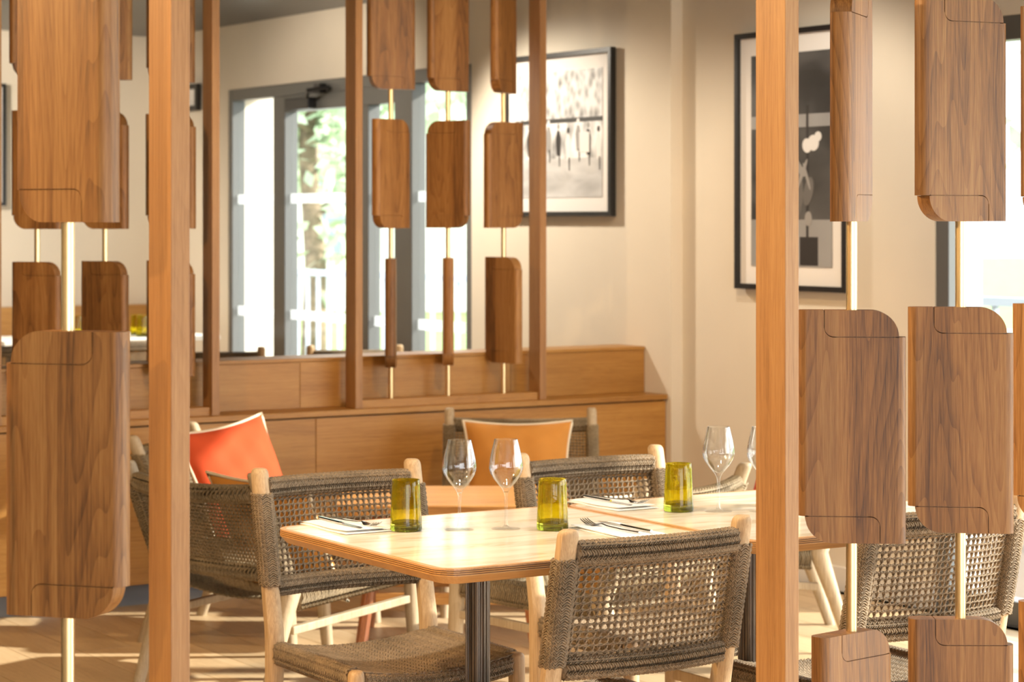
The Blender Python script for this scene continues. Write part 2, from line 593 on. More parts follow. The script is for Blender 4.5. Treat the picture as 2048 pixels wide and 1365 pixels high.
def glazed(name, X, ya, yb, H, bars, panes, bands):
    """root + frame bars (y0, y1, z0, z1) + panes + frosted bands"""
    root = bpy.data.objects.new(name, None)
    C.objects.link(root)
    root.location = (X, ya, 0)
    structure(root)
    for (y0, y1, z0, z1, dx) in bars:
        box('window_frame', (0.004, y0 - ya, z0), (0.004 + dx, y1 - ya, z1), M['frame_dark'], root, bevel=0.004)
    for (y0, y1, z0, z1) in panes:
        box('pane', (0.045, y0 - ya, z0), (0.051, y1 - ya, z1), M['pane'], root)
        for zb in bands:
            for k in (0,):
                box('frosted_band', (0.040, y0 - ya, zb), (0.0445, y1 - ya, zb + 0.055), M['film'], root)
    return root

def yx(px):
    return on_x(px, X0)[0]
f0, f1 = W1B, W1A
m1a, m1b = yx(568), yx(545)
m2a, m2b = yx(822), yx(787)
md = yx(735), yx(718)
hd = on_x(640, X0, 218)[1]
top_l = on_x(515, X0, 197)[1]
top_r = on_x(890, X0, 166)[1]
HF = max(top_l, top_r)
b1 = on_x(480, X0, 408)[1]
b2 = on_x(480, X0, 632)[1]
bars = [(f0 - 0.05, f0, 0.0, W1H, 0.085), (f1, f1 + 0.06, 0.0, W1H, 0.085),
        (f1 + 0.06, f0 - 0.05, HF, W1H, 0.085),
        (m1a, m1b, 0, HF, 0.085), (m2a, m2b, 0, HF, 0.085),
        (m2b, m1a, hd, HF, 0.075), (md[0], md[1], 0, hd, 0.075),
        (f1 + 0.06, m2a, 0, 0.09, 0.085), (m1b, f0 - 0.05, 0, 0.09, 0.085),
        (md[1], m1a, 0, 0.11, 0.07), (m2b, md[0], 0, 0.11, 0.07)]
panes = [(f1 + 0.06, m2a, 0.09, HF), (m2b, md[0], 0.11, hd), (md[1], m1a, 0.11, hd), (m1b, f0 - 0.05, 0.09, HF)]
win1 = glazed('window_1', X0, W1A, W1B, W1H, bars, panes, (b1, b2))
# door closer on the transom of the far opening
yc = on_x(640, X0)[0]
clz = on_x(600, X0, 208)[1]
yc0, yc1 = on_x(585, X0)[0], on_x(632, X0)[0]
cb = MB().box((-0.05, yc1 - W1A, clz - 0.035), (0.0, yc0 - W1A, clz + 0.03))
cbo = cb.build('door_closer', M['black'], win1, bevel=0.006)
arm = MB().tube([(-0.045, yc1 - W1A + 0.03, clz + 0.03), (-0.10, yc1 - W1A - 0.10, clz + 0.06), (-0.02, yc1 - W1A - 0.20, clz + 0.075)], 0.012, 6)
arm.box((-0.04, on_x(652, X0)[0] - W1A, clz + 0.05), (0.0, on_x(640, X0)[0] - W1A, clz + 0.10))
arm.build('closer_arm', M['black'], win1)

# near opening (window_2): frame at the far jamb, three mullions
bars2 = [(W2B - 0.07, W2B, 0, W2H, 0.085), (W2A, W2A + 0.07, 0, W2H, 0.085), (W2A + 0.07, W2B - 0.07, W2H - 0.09, W2H, 0.085)]
panes2 = []
ys = np.linspace(W2A + 0.07, W2B - 0.07, 7)
for k in range(6):
    a, bb = ys[k], ys[k + 1]
    if k:
        bars2.append((a - 0.04, a + 0.04, 0, W2H - 0.09, 0.085))
    bars2.append((a + 0.04 if k else a, bb - 0.04 if k < 5 else bb, 0, 0.09, 0.085))
    panes2.append((a + 0.04 if k else a, bb - 0.04 if k < 5 else bb, 0.09, W2H - 0.09))
glazed('window_2', X1, W2A, W2B, W2H, bars2, panes2, (1.02,))

# ------------------------------------------------------------------ outside: terrace, railing, trees
structure(box('terrace', (X1 + TH, -12, -0.3), (11.0, 34, -0.02), M['outer_wall']))
structure(box('garden_ground', (11.0, -40, -0.5), (80, 80, -0.3), plain('grass', (0.16, 0.24, 0.07), 0.9, noise=0.4, scale=3)))
rail = thing('terrace_railing', 'blue-grey metal terrace railing seen through the glass doors', 'railing', (9.4, 0, -0.02))
rmat = plain('rail_metal', (0.30, 0.34, 0.38), 0.5)
box('handrail', (-0.03, 2, 1.0), (0.03, 32, 1.05), rmat, rail)
box('bottom_rail', (-0.02, 2, 0.10), (0.02, 32, 0.14), rmat, rail)
bal = MB().box((-0.014, -0.014, 0.14), (0.014, 0.014, 1.0)).mesh('baluster', rmat)
for i in range(110):
    put('baluster', bal, rail, (0, 8.5 + i * 0.2, 0))

leafm = plain('leaf', (0.50, 0.60, 0.42), 0.6, noise=0.35, scale=2)
leafm.node_tree.nodes['Principled BSDF'].inputs['Subsurface Weight'].default_value = 0.0
barkm = plain('bark', (0.22, 0.16, 0.11), 0.9, noise=0.4, scale=12)
def tree(x, y, h, rad, label, n=2600):
    t = thing('tree', label, 'tree', (x, y, -0.3), 0, 'trees beyond the terrace')
    tr = MB()
    pts = [(0, 0, 0), (0.05, 0.03, h * 0.25), (-0.04, 0.08, h * 0.5), (0.06, 0, h * 0.75)]
    tr.tube(pts, [0.16, 0.13, 0.10, 0.05], 8)
    for k in range(6):
        a = k * 1.05
        z = h * (0.35 + 0.06 * k)
        tr.tube([(0, 0, z), (rad * 0.35 * math.cos(a), rad * 0.35 * math.sin(a), z + 0.35), (rad * 0.7 * math.cos(a), rad * 0.7 * math.sin(a), z + 0.8)], [0.06, 0.04, 0.015], 5)
    tr.build('trunk', barkm, t, smooth=True)
    mb = MB()
    cl = [(rng.normal(0, 0.45, 3) * np.array([rad, rad, h * 0.28]) + np.array([0, 0, h * 0.62])) for _ in range(38)]
    vs, fs = [], []
    for i in range(n):
        c = cl[i % len(cl)] + rng.normal(0, 0.24, 3)
        if c[2] < 0.5:
            c[2] = 0.5 + rng.random()
        a = rng.normal(0, 1, 3); a /= np.linalg.norm(a)
        q = np.cross(a, rng.normal(0, 1, 3)); q /= np.linalg.norm(q)
        s_ = 0.10 + 0.07 * rng.random()
        k = len(vs)
        vs += [c - a * s_, c + q * s_ * 0.45, c + a * s_, c - q * s_ * 0.45]
        fs.append((k, k + 1, k + 2, k + 3))
    o = mb.add(vs, fs).build('foliage', leafm, t)
    o['kind'] = 'stuff'
tree(11.9, 23.3, 5.2, 1.9, 'leafy tree outside behind the left leaf of the glass door')
tree(14.0, 28.5, 6.0, 2.2, 'tall leafy tree farthest out beyond the terrace')
tree(13.4, 19.2, 4.6, 1.6, 'leafy tree outside behind the right glass of the door')
tree(13.5, 12.2, 5.4, 1.9, 'leafy tree outside the window at the right edge')

# pale low house across the garden
hs = thing('neighbour_house', 'pale house with grey shutters far beyond the terrace railing', 'building', (21.0, 40.0, -0.3), 0.9)
box('house_wall', (0, -9, 0), (5, 9, 4.4), M['outer_wall'], hs)
rf = MB().add([(-0.4, -9.4, 4.4), (5.4, -9.4, 4.4), (5.4, 9.4, 4.4), (-0.4, 9.4, 4.4), (2.5, -9.4, 5.6), (2.5, 9.4, 5.6)],
              [(0, 1, 4), (3, 5, 2), (0, 4, 5, 3), (1, 2, 5, 4), (0, 3, 2, 1)])
rf.build('roof', plain('roof_tile', (0.40, 0.20, 0.13), 0.8, noise=0.3, scale=6), hs)
shm = plain('shutter', (0.25, 0.29, 0.32), 0.6)
for k in range(5):
    box('shutter', (-0.04, -7.4 + k * 3.3, 1.0), (0.0, -6.0 + k * 3.3, 2.6), shm, hs)

# ------------------------------------------------------------------ hanging-panel screens
PW, PL, PT = 0.205, 0.444, 0.042
def panel_profile(mirror):
    W, Lh, xn = PW / 2, PL / 2, PW / 2 - 0.014
    zs = Lh - 0.051
    rx, rz = 0.052, 0.0505
    xg = -W + 0.050
    rg = 0.018
    g = 0.0009
    def top(x):
        if x <= xn - rx:
            return Lh
        if x <= xn:
            t = (x - (xn - rx)) / rx
            return Lh - rz + rz * math.sqrt(max(0, 1 - t * t))
        return zs
    def groove(x):             # centre line of the cap's lower edge
        if x >= xg + rg:
            return zs
        t = (xg + rg - x) / rg
        return zs + rg - rg * math.sqrt(max(0, 1 - t * t))
    r = 0.017
    def half(x):
        e = W - abs(x)
        if e >= r:
            return PT / 2
        return PT / 2 - r + math.sqrt(max(0, r * r - (r - e) ** 2))
    def edge_xs(a, b):
        xs = set([a, b])
        for k in range(9):
            xs.add(W - r + r * math.sin(k / 8 * PI / 2)); xs.add(-W + r - r * math.sin(k / 8 * PI / 2))
        for k in range(11):
            xs.add(xn - rx + rx * math.sin(k / 10 * PI / 2)); xs.add(-(xn - rx + rx * math.sin(k / 10 * PI / 2)))
        for k in range(8):
            xs.add(xg + rg - rg * math.sin(k / 7 * PI / 2)); xs.add(-(xg + rg - rg * math.sin(k / 7 * PI / 2)))
        for e in (xg - g, xg + g, xn):
            xs.add(e); xs.add(-e)
        return sorted(q for q in xs if a - 1e-9 <= q <= b + 1e-9)
    def column_mesh(cols):
        """cols: (x, zb, zt) with repeated x for steps"""
        v, f = [], []
        for (x, zb, zt) in cols:
            h = max(half(x), 0.0006)
            v += [(x, -h, zb), (x, -h, zt), (x, h, zb), (x, h, zt)]
        n = len(cols)
        for i in range(n - 1):
            a, b = 4 * i, 4 * i + 4
            if cols[i + 1][0] - cols[i][0] > 1e-7:
                f += [(a, b, b + 1, a + 1), (a + 2, a + 3, b + 3, b + 2), (a + 1, b + 1, b + 3, a + 3), (a, a + 2, b + 2, b)]
            else:
                # riser between two heights at one x
                for (lo, hi, k1) in ((0, 2, 0), (1, 3, 1)):
                    if abs(cols[i][1 + k1] - cols[i + 1][1 + k1]) > 1e-7:
                        f.append((a + lo, a + hi, b + hi, b + lo))
        f.append((0, 1, 3, 2))
        e = 4 * (n - 1)
        f.append((e, e + 2, e + 3, e + 1))
        if mirror:
            v = [(-x, y, z) for x, y, z in v]
            f = [tuple(reversed(q)) for q in f]
        return MB().add(v, f)
    # body
    xs = edge_xs(-W, W)
    def body_top(x, side):
        if x < xg - g or (abs(x - (xg - g)) < 1e-9 and side < 0):
            return Lh
        if x > xn or (abs(x - xn) < 1e-9 and side > 0):
            return zs
        return groove(max(x, xg)) - g
    def body_bot(x, side):
        return -body_top(-x, -side)
    cols = []
    for x in xs:
        a = (x, body_bot(x, -1), body_top(x, -1))
        b = (x, body_bot(x, 1), body_top(x, 1))
        cols.append(a)
        if abs(a[1] - b[1]) > 1e-7 or abs(a[2] - b[2]) > 1e-7:
            cols.append(b)
    body = column_mesh(cols)
    # tongue behind the joints, so that no light shows through them
    for sg in (1, -1):
        for (xa, xb, za, zb) in ((xg + 0.003, xn - 0.006, zs - 0.006, zs + 0.006), (xg - 0.004, xg + 0.004, zs + 0.004, Lh - 0.003), (xg + 0.001, xg + rg + 0.004, zs - 0.004, zs + rg)):
            p, q = (sg * xa * (-1 if mirror else 1), sg * za), (sg * xb * (-1 if mirror else 1), sg * zb)
            h = PT / 2 - 0.004
            body.box((min(p[0], q[0]), -h, min(p[1], q[1])), (max(p[0], q[0]), h, max(p[1], q[1])))
    cap_cols = [(x, groove(x) + g, top(x)) for x in edge_xs(xg + g, xn)]
    cap = column_mesh(cap_cols)
    low = column_mesh([(-x, -zt, -zb) for (x, zb, zt) in reversed(cap_cols)])
    return body, cap, low

PANEL = {}
for mir in (False, True):
    PANEL[mir] = [q.mesh(nm, M['oak_z'], True, 30) for q, nm in zip(panel_profile(mir), ('panel', 'end_cap', 'end_cap'))]

def add_panel(root, x, zc, rot, mirror):
    """mirror False: cut corner top right / bottom left as seen from the front (-y)"""
    p = put('panel', PANEL[mirror][0], root, (x, 0, zc), (0, 0, rot))
    put('end_cap', PANEL[mirror][1], p)
    put('end_cap', PANEL[mirror][2], p)
    return p

def screen(label, x_left, y, rods, rows, z0, z1, panels, posts=(True, True), foot=True):
    """x of the left post centre; rods relative; panels[(rod,row)] = (angle deg, mirror)"""
    root = thing('panel_screen', label, 'screen', (x_left, y, z0))
    post = MB().box((-0.0162, -0.0445, 0), (0.0162, 0.0445, z1 - z0)).mesh('post', M['oak_post'])
    width = 0.88
    for k in (0, 1):
        if posts[k]:
            put('post', post, root, (width * k, 0, 0), bevel=0.0015)
    if foot:
        box('bottom_rail', (0.0165, -0.03, 0.0), (width - 0.0165, 0.03, 0.032), M['oak_x'], root, bevel=0.001)
    for i, rx in enumerate(rods):
        # brass rod lengths between the panels
        zc = [z1 - z0]
        for j, zt in enumerate(rows):
            if (i, j) in panels:
                zc += [zt - z0, zt - PL - z0]
        zc.append(0.0)
        for hi, lo in zip(zc[0::2], zc[1::2]):
            if hi - lo > 0.005:
                MB().lathe([(0.0001, lo), (0.0105, lo), (0.0105, hi), (0.0001, hi)], 20).build('rod', M['brass'], root, (rx, 0, 0), smooth=True, ang=40)
        for j, zt in enumerate(rows):
            if (i, j) in panels:
                a, mi = panels[(i, j)]
                gx, gy = x_left + rx, y
                sight = math.atan2(gx, gy)          # plan angle of the sight line, so 0 deg is a panel seen square on
                add_panel(root, rx, zt - PL / 2 - z0, math.radians(a) - sight, mi)
    return root

YS = 3.47
near_rows = [2.529, 1.917, 1.304, 0.690]
far_rows = [2.45, 1.883, 1.316]
RODS = (0.18, 0.45, 0.72)
xr = on_y(1703, YS)[0]
screen('near oak screen of hanging panels at the right of the opening, nearest post bright orange', xr - 0.18, YS, (0.18, 0.4585, 0.737), near_rows, 0.0, ZC,
       {(0, 0): (20, False), (0, 1): (77, True), (0, 2): (3, False), (0, 3): (50, False),
        (1, 0): (-15, False), (1, 1): (36, False), (1, 2): (3, False), (1, 3): (10, False),
        (2, 0): (20, False), (2, 1): (-40, False), (2, 2): (-16, False), (2, 3): (-35, False)}, (True, True))
xl = on_y(136, YS)[0]
screen('blurred near oak screen of hanging panels along the left edge', xl + 0.17 - 0.88, YS, (0.17, 0.44, 0.71), near_rows, 0.0, ZC,
       {(0, 1): (10, False), (0, 2): (0, False),
        (1, 1): (15, False), (1, 2): (12, False), (2, 0): (8, False), (2, 1): (-47, False), (2, 2): (-28, True), (2, 3): (20, False)}, (True, True))
YF = 8.40
ZT = on_x(1333, X0, 789)[1]                 # cabinet top
ZP = on_x(1290, X0, 693)[1]                 # raised back panel top
xm = on_y(896, YF)[0]
screen('far oak screen of hanging panels standing on the cabinet before the glass doors', xm - 0.44, YF, (0.17, 0.44, 0.71), far_rows, ZT, ZC,
       {(0, 0): (20, False), (0, 1): (48, False), (0, 2): (88, False),
        (1, 0): (38, False), (1, 1): (-32, True), (1, 2): (92, False),
        (2, 0): (66, False), (2, 1): (42, True), (2, 2): (-47, False)})
xf = on_y(210, YF)[0]
screen('far oak screen of hanging panels on the cabinet, behind the left screen', xf - 0.44, YF, (0.17, 0.44, 0.71), far_rows, ZT, ZC,
       {(0, 0): (10, False), (0, 1): (-30, False), (0, 2): (-32, False),
        (1, 0): (0, False), (1, 1): (-35, False), (1, 2): (-36, False),
        (2, 0): (30, False), (2, 1): (-25, False), (2, 2): (-30, False)})

# ------------------------------------------------------------------ long low cabinet with raised back
YCF = on_x(1333, X0)[0]                     # cabinet front
YPF = on_x(1290, X0)[0]                     # raised panel front
cabi = thing('low_cabinet', 'long low oak cabinet dividing the room, carrying two screens', 'cabinet', (0.6, YCF, 0))
cx1 = X0 - 0.002 - 0.6
box('top_board', (0, -0.012, ZT - 0.022), (cx1, 0.34, ZT), M['oak_x'], cabi, bevel=0.002)
box('carcass', (0, 0.022, 0.08), (cx1, 0.33, ZT - 0.024), M['gasket'], cabi)
box('plinth', (0, 0.05, 0), (cx1, 0.33, 0.08), plain('plinth_grey', (0.16, 0.17, 0.19), 0.5), cabi)
seam = on_y(632, YCF)[0] - 0.6
xs_ = [0.002, seam - 2 * 1.72, seam - 1.72, seam, cx1 - 0.001]
xs_ = [x for x in xs_ if x >= 0]
for a, b_ in zip(xs_[:-1], xs_[1:]):
    box('front_panel', (a + 0.0015, 0.0, 0.085), (b_ - 0.0015, 0.021, ZT - 0.028), M['oak_x'], cabi, bevel=0.001)
pb = YPF - YCF
ps = [0.0, 1.1, 2.15, on_y(600, YPF)[0] - 0.6, on_y(600, YPF)[0] - 0.6 + 1.0, cx1]
for a, b_ in zip(ps[:-1], ps[1:]):
    box('raised_panel', (a + 0.001, pb, ZT + 0.0005), (b_ - 0.001, pb + 0.022, ZP - 0.016), M['oak_x'], cabi, bevel=0.001)
box('raised_back', (0, pb + 0.18, 0.0), (cx1, pb + 0.20, ZP - 0.016), M['oak_x'], cabi)
box('raised_top', (0, pb - 0.004, ZP - 0.015), (cx1, pb + 0.204, ZP), M['oak_x'], cabi, bevel=0.002)

# ------------------------------------------------------------------ rope work
def knit_rings(mb, P, u, v, a, b, s0, s1, pitch, r, seg=26, amp=None, zig=5, sides=4):
    """closed zigzag cord loops side by side around a member; P(s) centre, u/v section axes with half sizes a, b"""
    amp = pitch * 0.5 if amp is None else amp
    n = max(2, int(round((s1 - s0) / pitch)))
    th = np.arange(seg) * 2 * PI / seg
    ca, sa = np.cos(th), np.sin(th)
    ex = 0.62
    cu = np.sign(ca) * np.abs(ca) ** ex * a
    cv = np.sign(sa) * np.abs(sa) ** ex * b
    tri = np.abs(((th * zig / PI) % 2) - 1) * 2 - 1
    wob = 1 + 0.0 * th
    for i in range(n):
        s = s0 + (i + 0.5) * (s1 - s0) / n
        sh = s + amp * tri * (1 if i % 2 == 0 else 1) + rng.normal(0, pitch * 0.05)
        lift = 1 + 0.035 * np.cos(th * zig * 2 + (PI if i % 2 else 0))
        pts = np.array([P(q) for q in np.clip(sh, s0, s1)]) + (cu * lift)[:, None] * u + (cv * lift)[:, None] * v
        mb.tube(pts, r, sides, closed=True)

def core(mb, P, u, v, a, b, s0, s1, n=8, seg=14):
    th = np.arange(seg) * 2 * PI / seg
    ex = 0.62
    ca, sa = np.cos(th), np.sin(th)
    cu = np.sign(ca) * np.abs(ca) ** ex * a
    cv = np.sign(sa) * np.abs(sa) ** ex * b
    rings = [[tuple(P(s) + cu[k] * u + cv[k] * v) for k in range(seg)] for s in np.linspace(s0, s1, n)]
    mb.loft(rings)

ux, uy, uz = np.eye(3)

def rounded_leg(pts, w, d, top_round=True, taper=None):
    """square-section leg through pts [(x,y,z)] with softened corners; optional domed top"""
    rings = []
    m = len(pts)
    taper = taper or [1.0] * m
    def ring(c, w_, d_):
        e = min(w_, d_) * 0.28
        x, y = w_ / 2, d_ / 2
        q = [(-x + e, -y), (x - e, -y), (x, -y + e), (x, y - e), (x - e, y), (-x + e, y), (-x, y - e), (-x, -y + e)]
        return [(c[0] + a, c[1] + b, c[2]) for a, b in q]
    for p, t in zip(pts, taper):
        rings.append(ring(p, w * t, d * t))
    if top_round:
        p, t = pts[-1], taper[-1]
        q0, q1 = np.array(pts[-2]), np.array(p)
        dr = (q1 - q0) / np.linalg.norm(q1 - q0)
        for k in (1, 2, 3):
            a = k / 3 * PI / 2 * 0.92
            c = q1 + dr * 0.016 * math.sin(a)
            rings.append(ring(c, w * t * (0.55 + 0.45 * math.cos(a)), d * t * (0.55 + 0.45 * math.cos(a))))
    return MB().loft(rings)

# ------------------------------------------------------------------ dining chair (faces +y, origin on the floor)
def make_dining_chair():
    root = thing('dining_chair', '', 'chair')
    HX = 0.2245
    zt, zs = 0.822, 0.405
    yt = -0.270
    slope = 0.215
    def yb(z):                      # stile y at height z
        return yt + (zt - z) * slope if z > 0.42 else yt + (zt - 0.42) * slope - 0.02 * (0.42 - z)
    for sx in (-1, 1):
        zz = [0.0, 0.2, 0.40, 0.44, 0.6, zt]
        leg = rounded_leg([(sx * HX, yb(z), z) for z in zz], 0.042, 0.044, True, [0.80, 0.95, 1.06, 1.04, 0.95, 0.98])
        leg.build('back_leg', M['teak'], root, smooth=True, ang=45)
        fl = rounded_leg([(sx * (HX + 0.002), 0.262, 0), (sx * HX, 0.258, 0.2), (sx * HX, 0.254, zs - 0.018)], 0.037, 0.040, True, [0.85, 0.95, 1.0])
        fl.build('front_leg', M['teak'], root, smooth=True, ang=45)
        # cord wrap on the stile
        wz0, wz1 = 0.545, 0.775
        wb_ = MB()
        P = lambda s, sx=sx: np.array((sx * HX, yb(s), s))
        core(wb_, P, ux, uy, 0.0222, 0.0232, wz0, wz1, 4)
        knit_rings(wb_, P, ux, uy, 0.0238, 0.0248, wz0, wz1, 0.0058, 0.0025, 48, 0.0038, 12)
        wb_.build('stile_wrap', M['rope'], root, smooth=True)
        # low stretcher each side
        st = MB().box((sx * HX - 0.011, yb(0.2), 0.19), (sx * HX + 0.011, 0.25, 0.222))
        st.build('stretcher', M['teak'], root, bevel=0.003)
    # rails bowed to the rear
    def rail_P(zr, bow):
        return lambda s: np.array((s, yb(zr) - bow * (1 - (s / HX) ** 2), zr))
    for name, zr, a, b_, bow in (('top_rail', 0.786, 0.0200, 0.0230, 0.030), ('lower_rail', 0.540, 0.0190, 0.0215, 0.034)):
        mb = MB()
        P = rail_P(zr, bow)
        core(mb, P, uy, uz, a, b_, -HX + 0.018, HX - 0.018, 10)
        knit_rings(mb, P, uy, uz, a + 0.0018, b_ + 0.0018, -HX + 0.019, HX - 0.019, 0.0058, 0.0025, 48, 0.0040, 12)
        mb.build(name, M['rope'], root, smooth=True)
    # open net between the rails: pairs of twisted cords, knotted by lighter rows
    net = MB()
    za, zb_ = 0.556, 0.770
    def surf(x, z):
        bow = 0.030 + (0.786 - z) / 0.246 * 0.004
        return yb(z) - bow * (1 - (x / HX) ** 2)
    ncol, nrow = 25, 14
    rp = (zb_ - za) / nrow
    zz = np.linspace(za, zb_, nrow * 4 + 1)
    for i in range(ncol):
        x0 = -0.192 + i * 0.384 / (ncol - 1)
        jit = rng.normal(0, 0.0012)
        for ph in (0, PI):
            x = x0 + jit + 0.0026 * np.cos(PI * (zz - za) / rp + ph) + rng.normal(0, 0.0003, len(zz))
            y = np.array([surf(a, c) for a, c in zip(x, zz)]) + 0.0022 * np.sin(PI * (zz - za) / rp + ph)
            net.tube(np.stack([x, y, zz], 1), 0.0023, 4)
    xx = np.linspace(-0.206, 0.206, (ncol + 1) * 4 + 1)
    cp = 0.384 / (ncol - 1)
    for j in range(nrow + 1):
        z0 = za + j * rp
        for ph in (0, PI):
            z = z0 + 0.0022 * np.cos(PI * (xx + 0.192) / cp + ph) + rng.normal(0, 0.0003, len(xx))
            y = np.array([surf(a, z0) for a in xx]) + 0.0024 * np.sin(PI * (xx + 0.192) / cp + ph)
            net.tube(np.stack([xx, y, z], 1), 0.0019, 4)
    o = net.build('back_net', M['rope'], root, smooth=True)
    o['kind'] = 'stuff'
    # seat: cord over the side rails, slung in the middle
    for sx in (-1, 1):
        mb = MB()
        P = lambda s, sx=sx: np.array((sx * (HX - 0.004), s, zs - 0.026))
        y0, y1 = yb(0.40) + 0.024, 0.236
        core(mb, P, ux, uz, 0.0175, 0.0255, y0, y1, 4)
        knit_rings(mb, P, ux, uz, 0.0195, 0.0275, y0, y1, 0.0058, 0.0025, 48, 0.0040, 12)
        mb.build('side_rail', M['rope'], root, smooth=True)
    for name, yy in (('front_rail', 0.254), ('rear_rail', yb(0.40) + 0.0)):
        mb = MB()
        P = lambda s, yy=yy: np.array((s, yy, zs - 0.028 - 0.022 * (1 - (s / HX) ** 2)))
        core(mb, P, uy, uz, 0.0150, 0.0200, -HX + 0.02, HX - 0.02, 10)
        knit_rings(mb, P, uy, uz, 0.0170, 0.0220, -HX + 0.02, HX - 0.02, 0.0058, 0.0025, 48, 0.0040, 12)
        mb.build(name, M['rope'], root, smooth=True)
    seat = MB()
    y0, y1 = yb(0.40) + 0.006, 0.262
    xs = np.linspace(-HX + 0.012, HX - 0.012, 73)
    def sz(x, y):
        return zs - 0.002 - 0.024 * (1 - (x / HX) ** 2) - 0.006 * math.sin(PI * (y - y0) / (y1 - y0)) * (1 - (x / HX) ** 2)
    gx = np.linspace(-HX + 0.01, HX - 0.01, 17)
    gy = np.linspace(y0, y1, 9)
    seat.add([(a, c, sz(a, c) - 0.005) for c in gy for a in gx],
             [(j * 17 + i, j * 17 + i + 1, j * 17 + i + 18, j * 17 + i + 17) for j in range(8) for i in range(16)])
    ns = 62
    tri = np.abs(((xs / 0.012) % 2) - 1) * 2 - 1
    for k in range(ns):
        y = y0 + (k + 0.5) * (y1 - y0) / ns
        ypts = np.clip(y + 0.0040 * tri + rng.normal(0, 0.0003, len(xs)), y0 - 0.004, y1 + 0.004)
        z = np.array([sz(a, y) for a in xs]) + 0.0016 * np.cos(PI * xs / 0.006 + (k % 2) * PI)
        seat.tube(np.stack([xs, ypts, z], 1), 0.0026, 4)
    o = seat.build('seat', M['rope'], root, smooth=True)
    return root

DC = make_dining_chair()
chairs = [
    # x, y (chair origin), facing angle (0 faces +y), label
    (2.881, 4.050 + 0.270, 0.0, 'rope-back dining chair nearest the camera, its back turned to us'),
    (3.690, 4.050 + 0.270, 0.0, 'rope-back dining chair seen behind the hanging panels of the right screen'),
    (2.861, 5.460 - 0.270, PI, 'rope-back dining chair behind the left end of the set table'),
    (3.634, 5.430 - 0.270, PI, 'rope-back dining chair on the far side, behind the middle tumblers'),
]
fcx, fcy, _ = pix(476, 694, 0.835)
chairs += [(fcx, fcy + 0.25, -0.45, 'pale rope-back chair showing its top over the cabinet, left of the middle far post')]
fcx, fcy, _ = pix(752, 690, 0.835)
chairs += [(fcx, fcy + 0.25, -0.45, 'pale rope-back chair showing its top over the cabinet, behind the post and the edge-on panels')]
fcx, fcy, _ = pix(286, 672, 0.835)
chairs += [(fcx, fcy + 0.25, 0.2, 'pale rope-back chair before the far back bench, right of the left screen')]
fcx, fcy, _ = pix(-14, 684, 0.835)
chairs += [(fcx, fcy + 0.25, 0.1, 'pale rope-back chair before the far back bench at the left edge')]
for i, (x, y, a, lab) in enumerate(chairs):
    o = DC if i == 0 else copy_tree(DC)
    o.location = (x, y, 0)
    o.rotation_euler = (0, 0, a)
    tag(o, lab, 'chair', 'rope-back dining chairs')

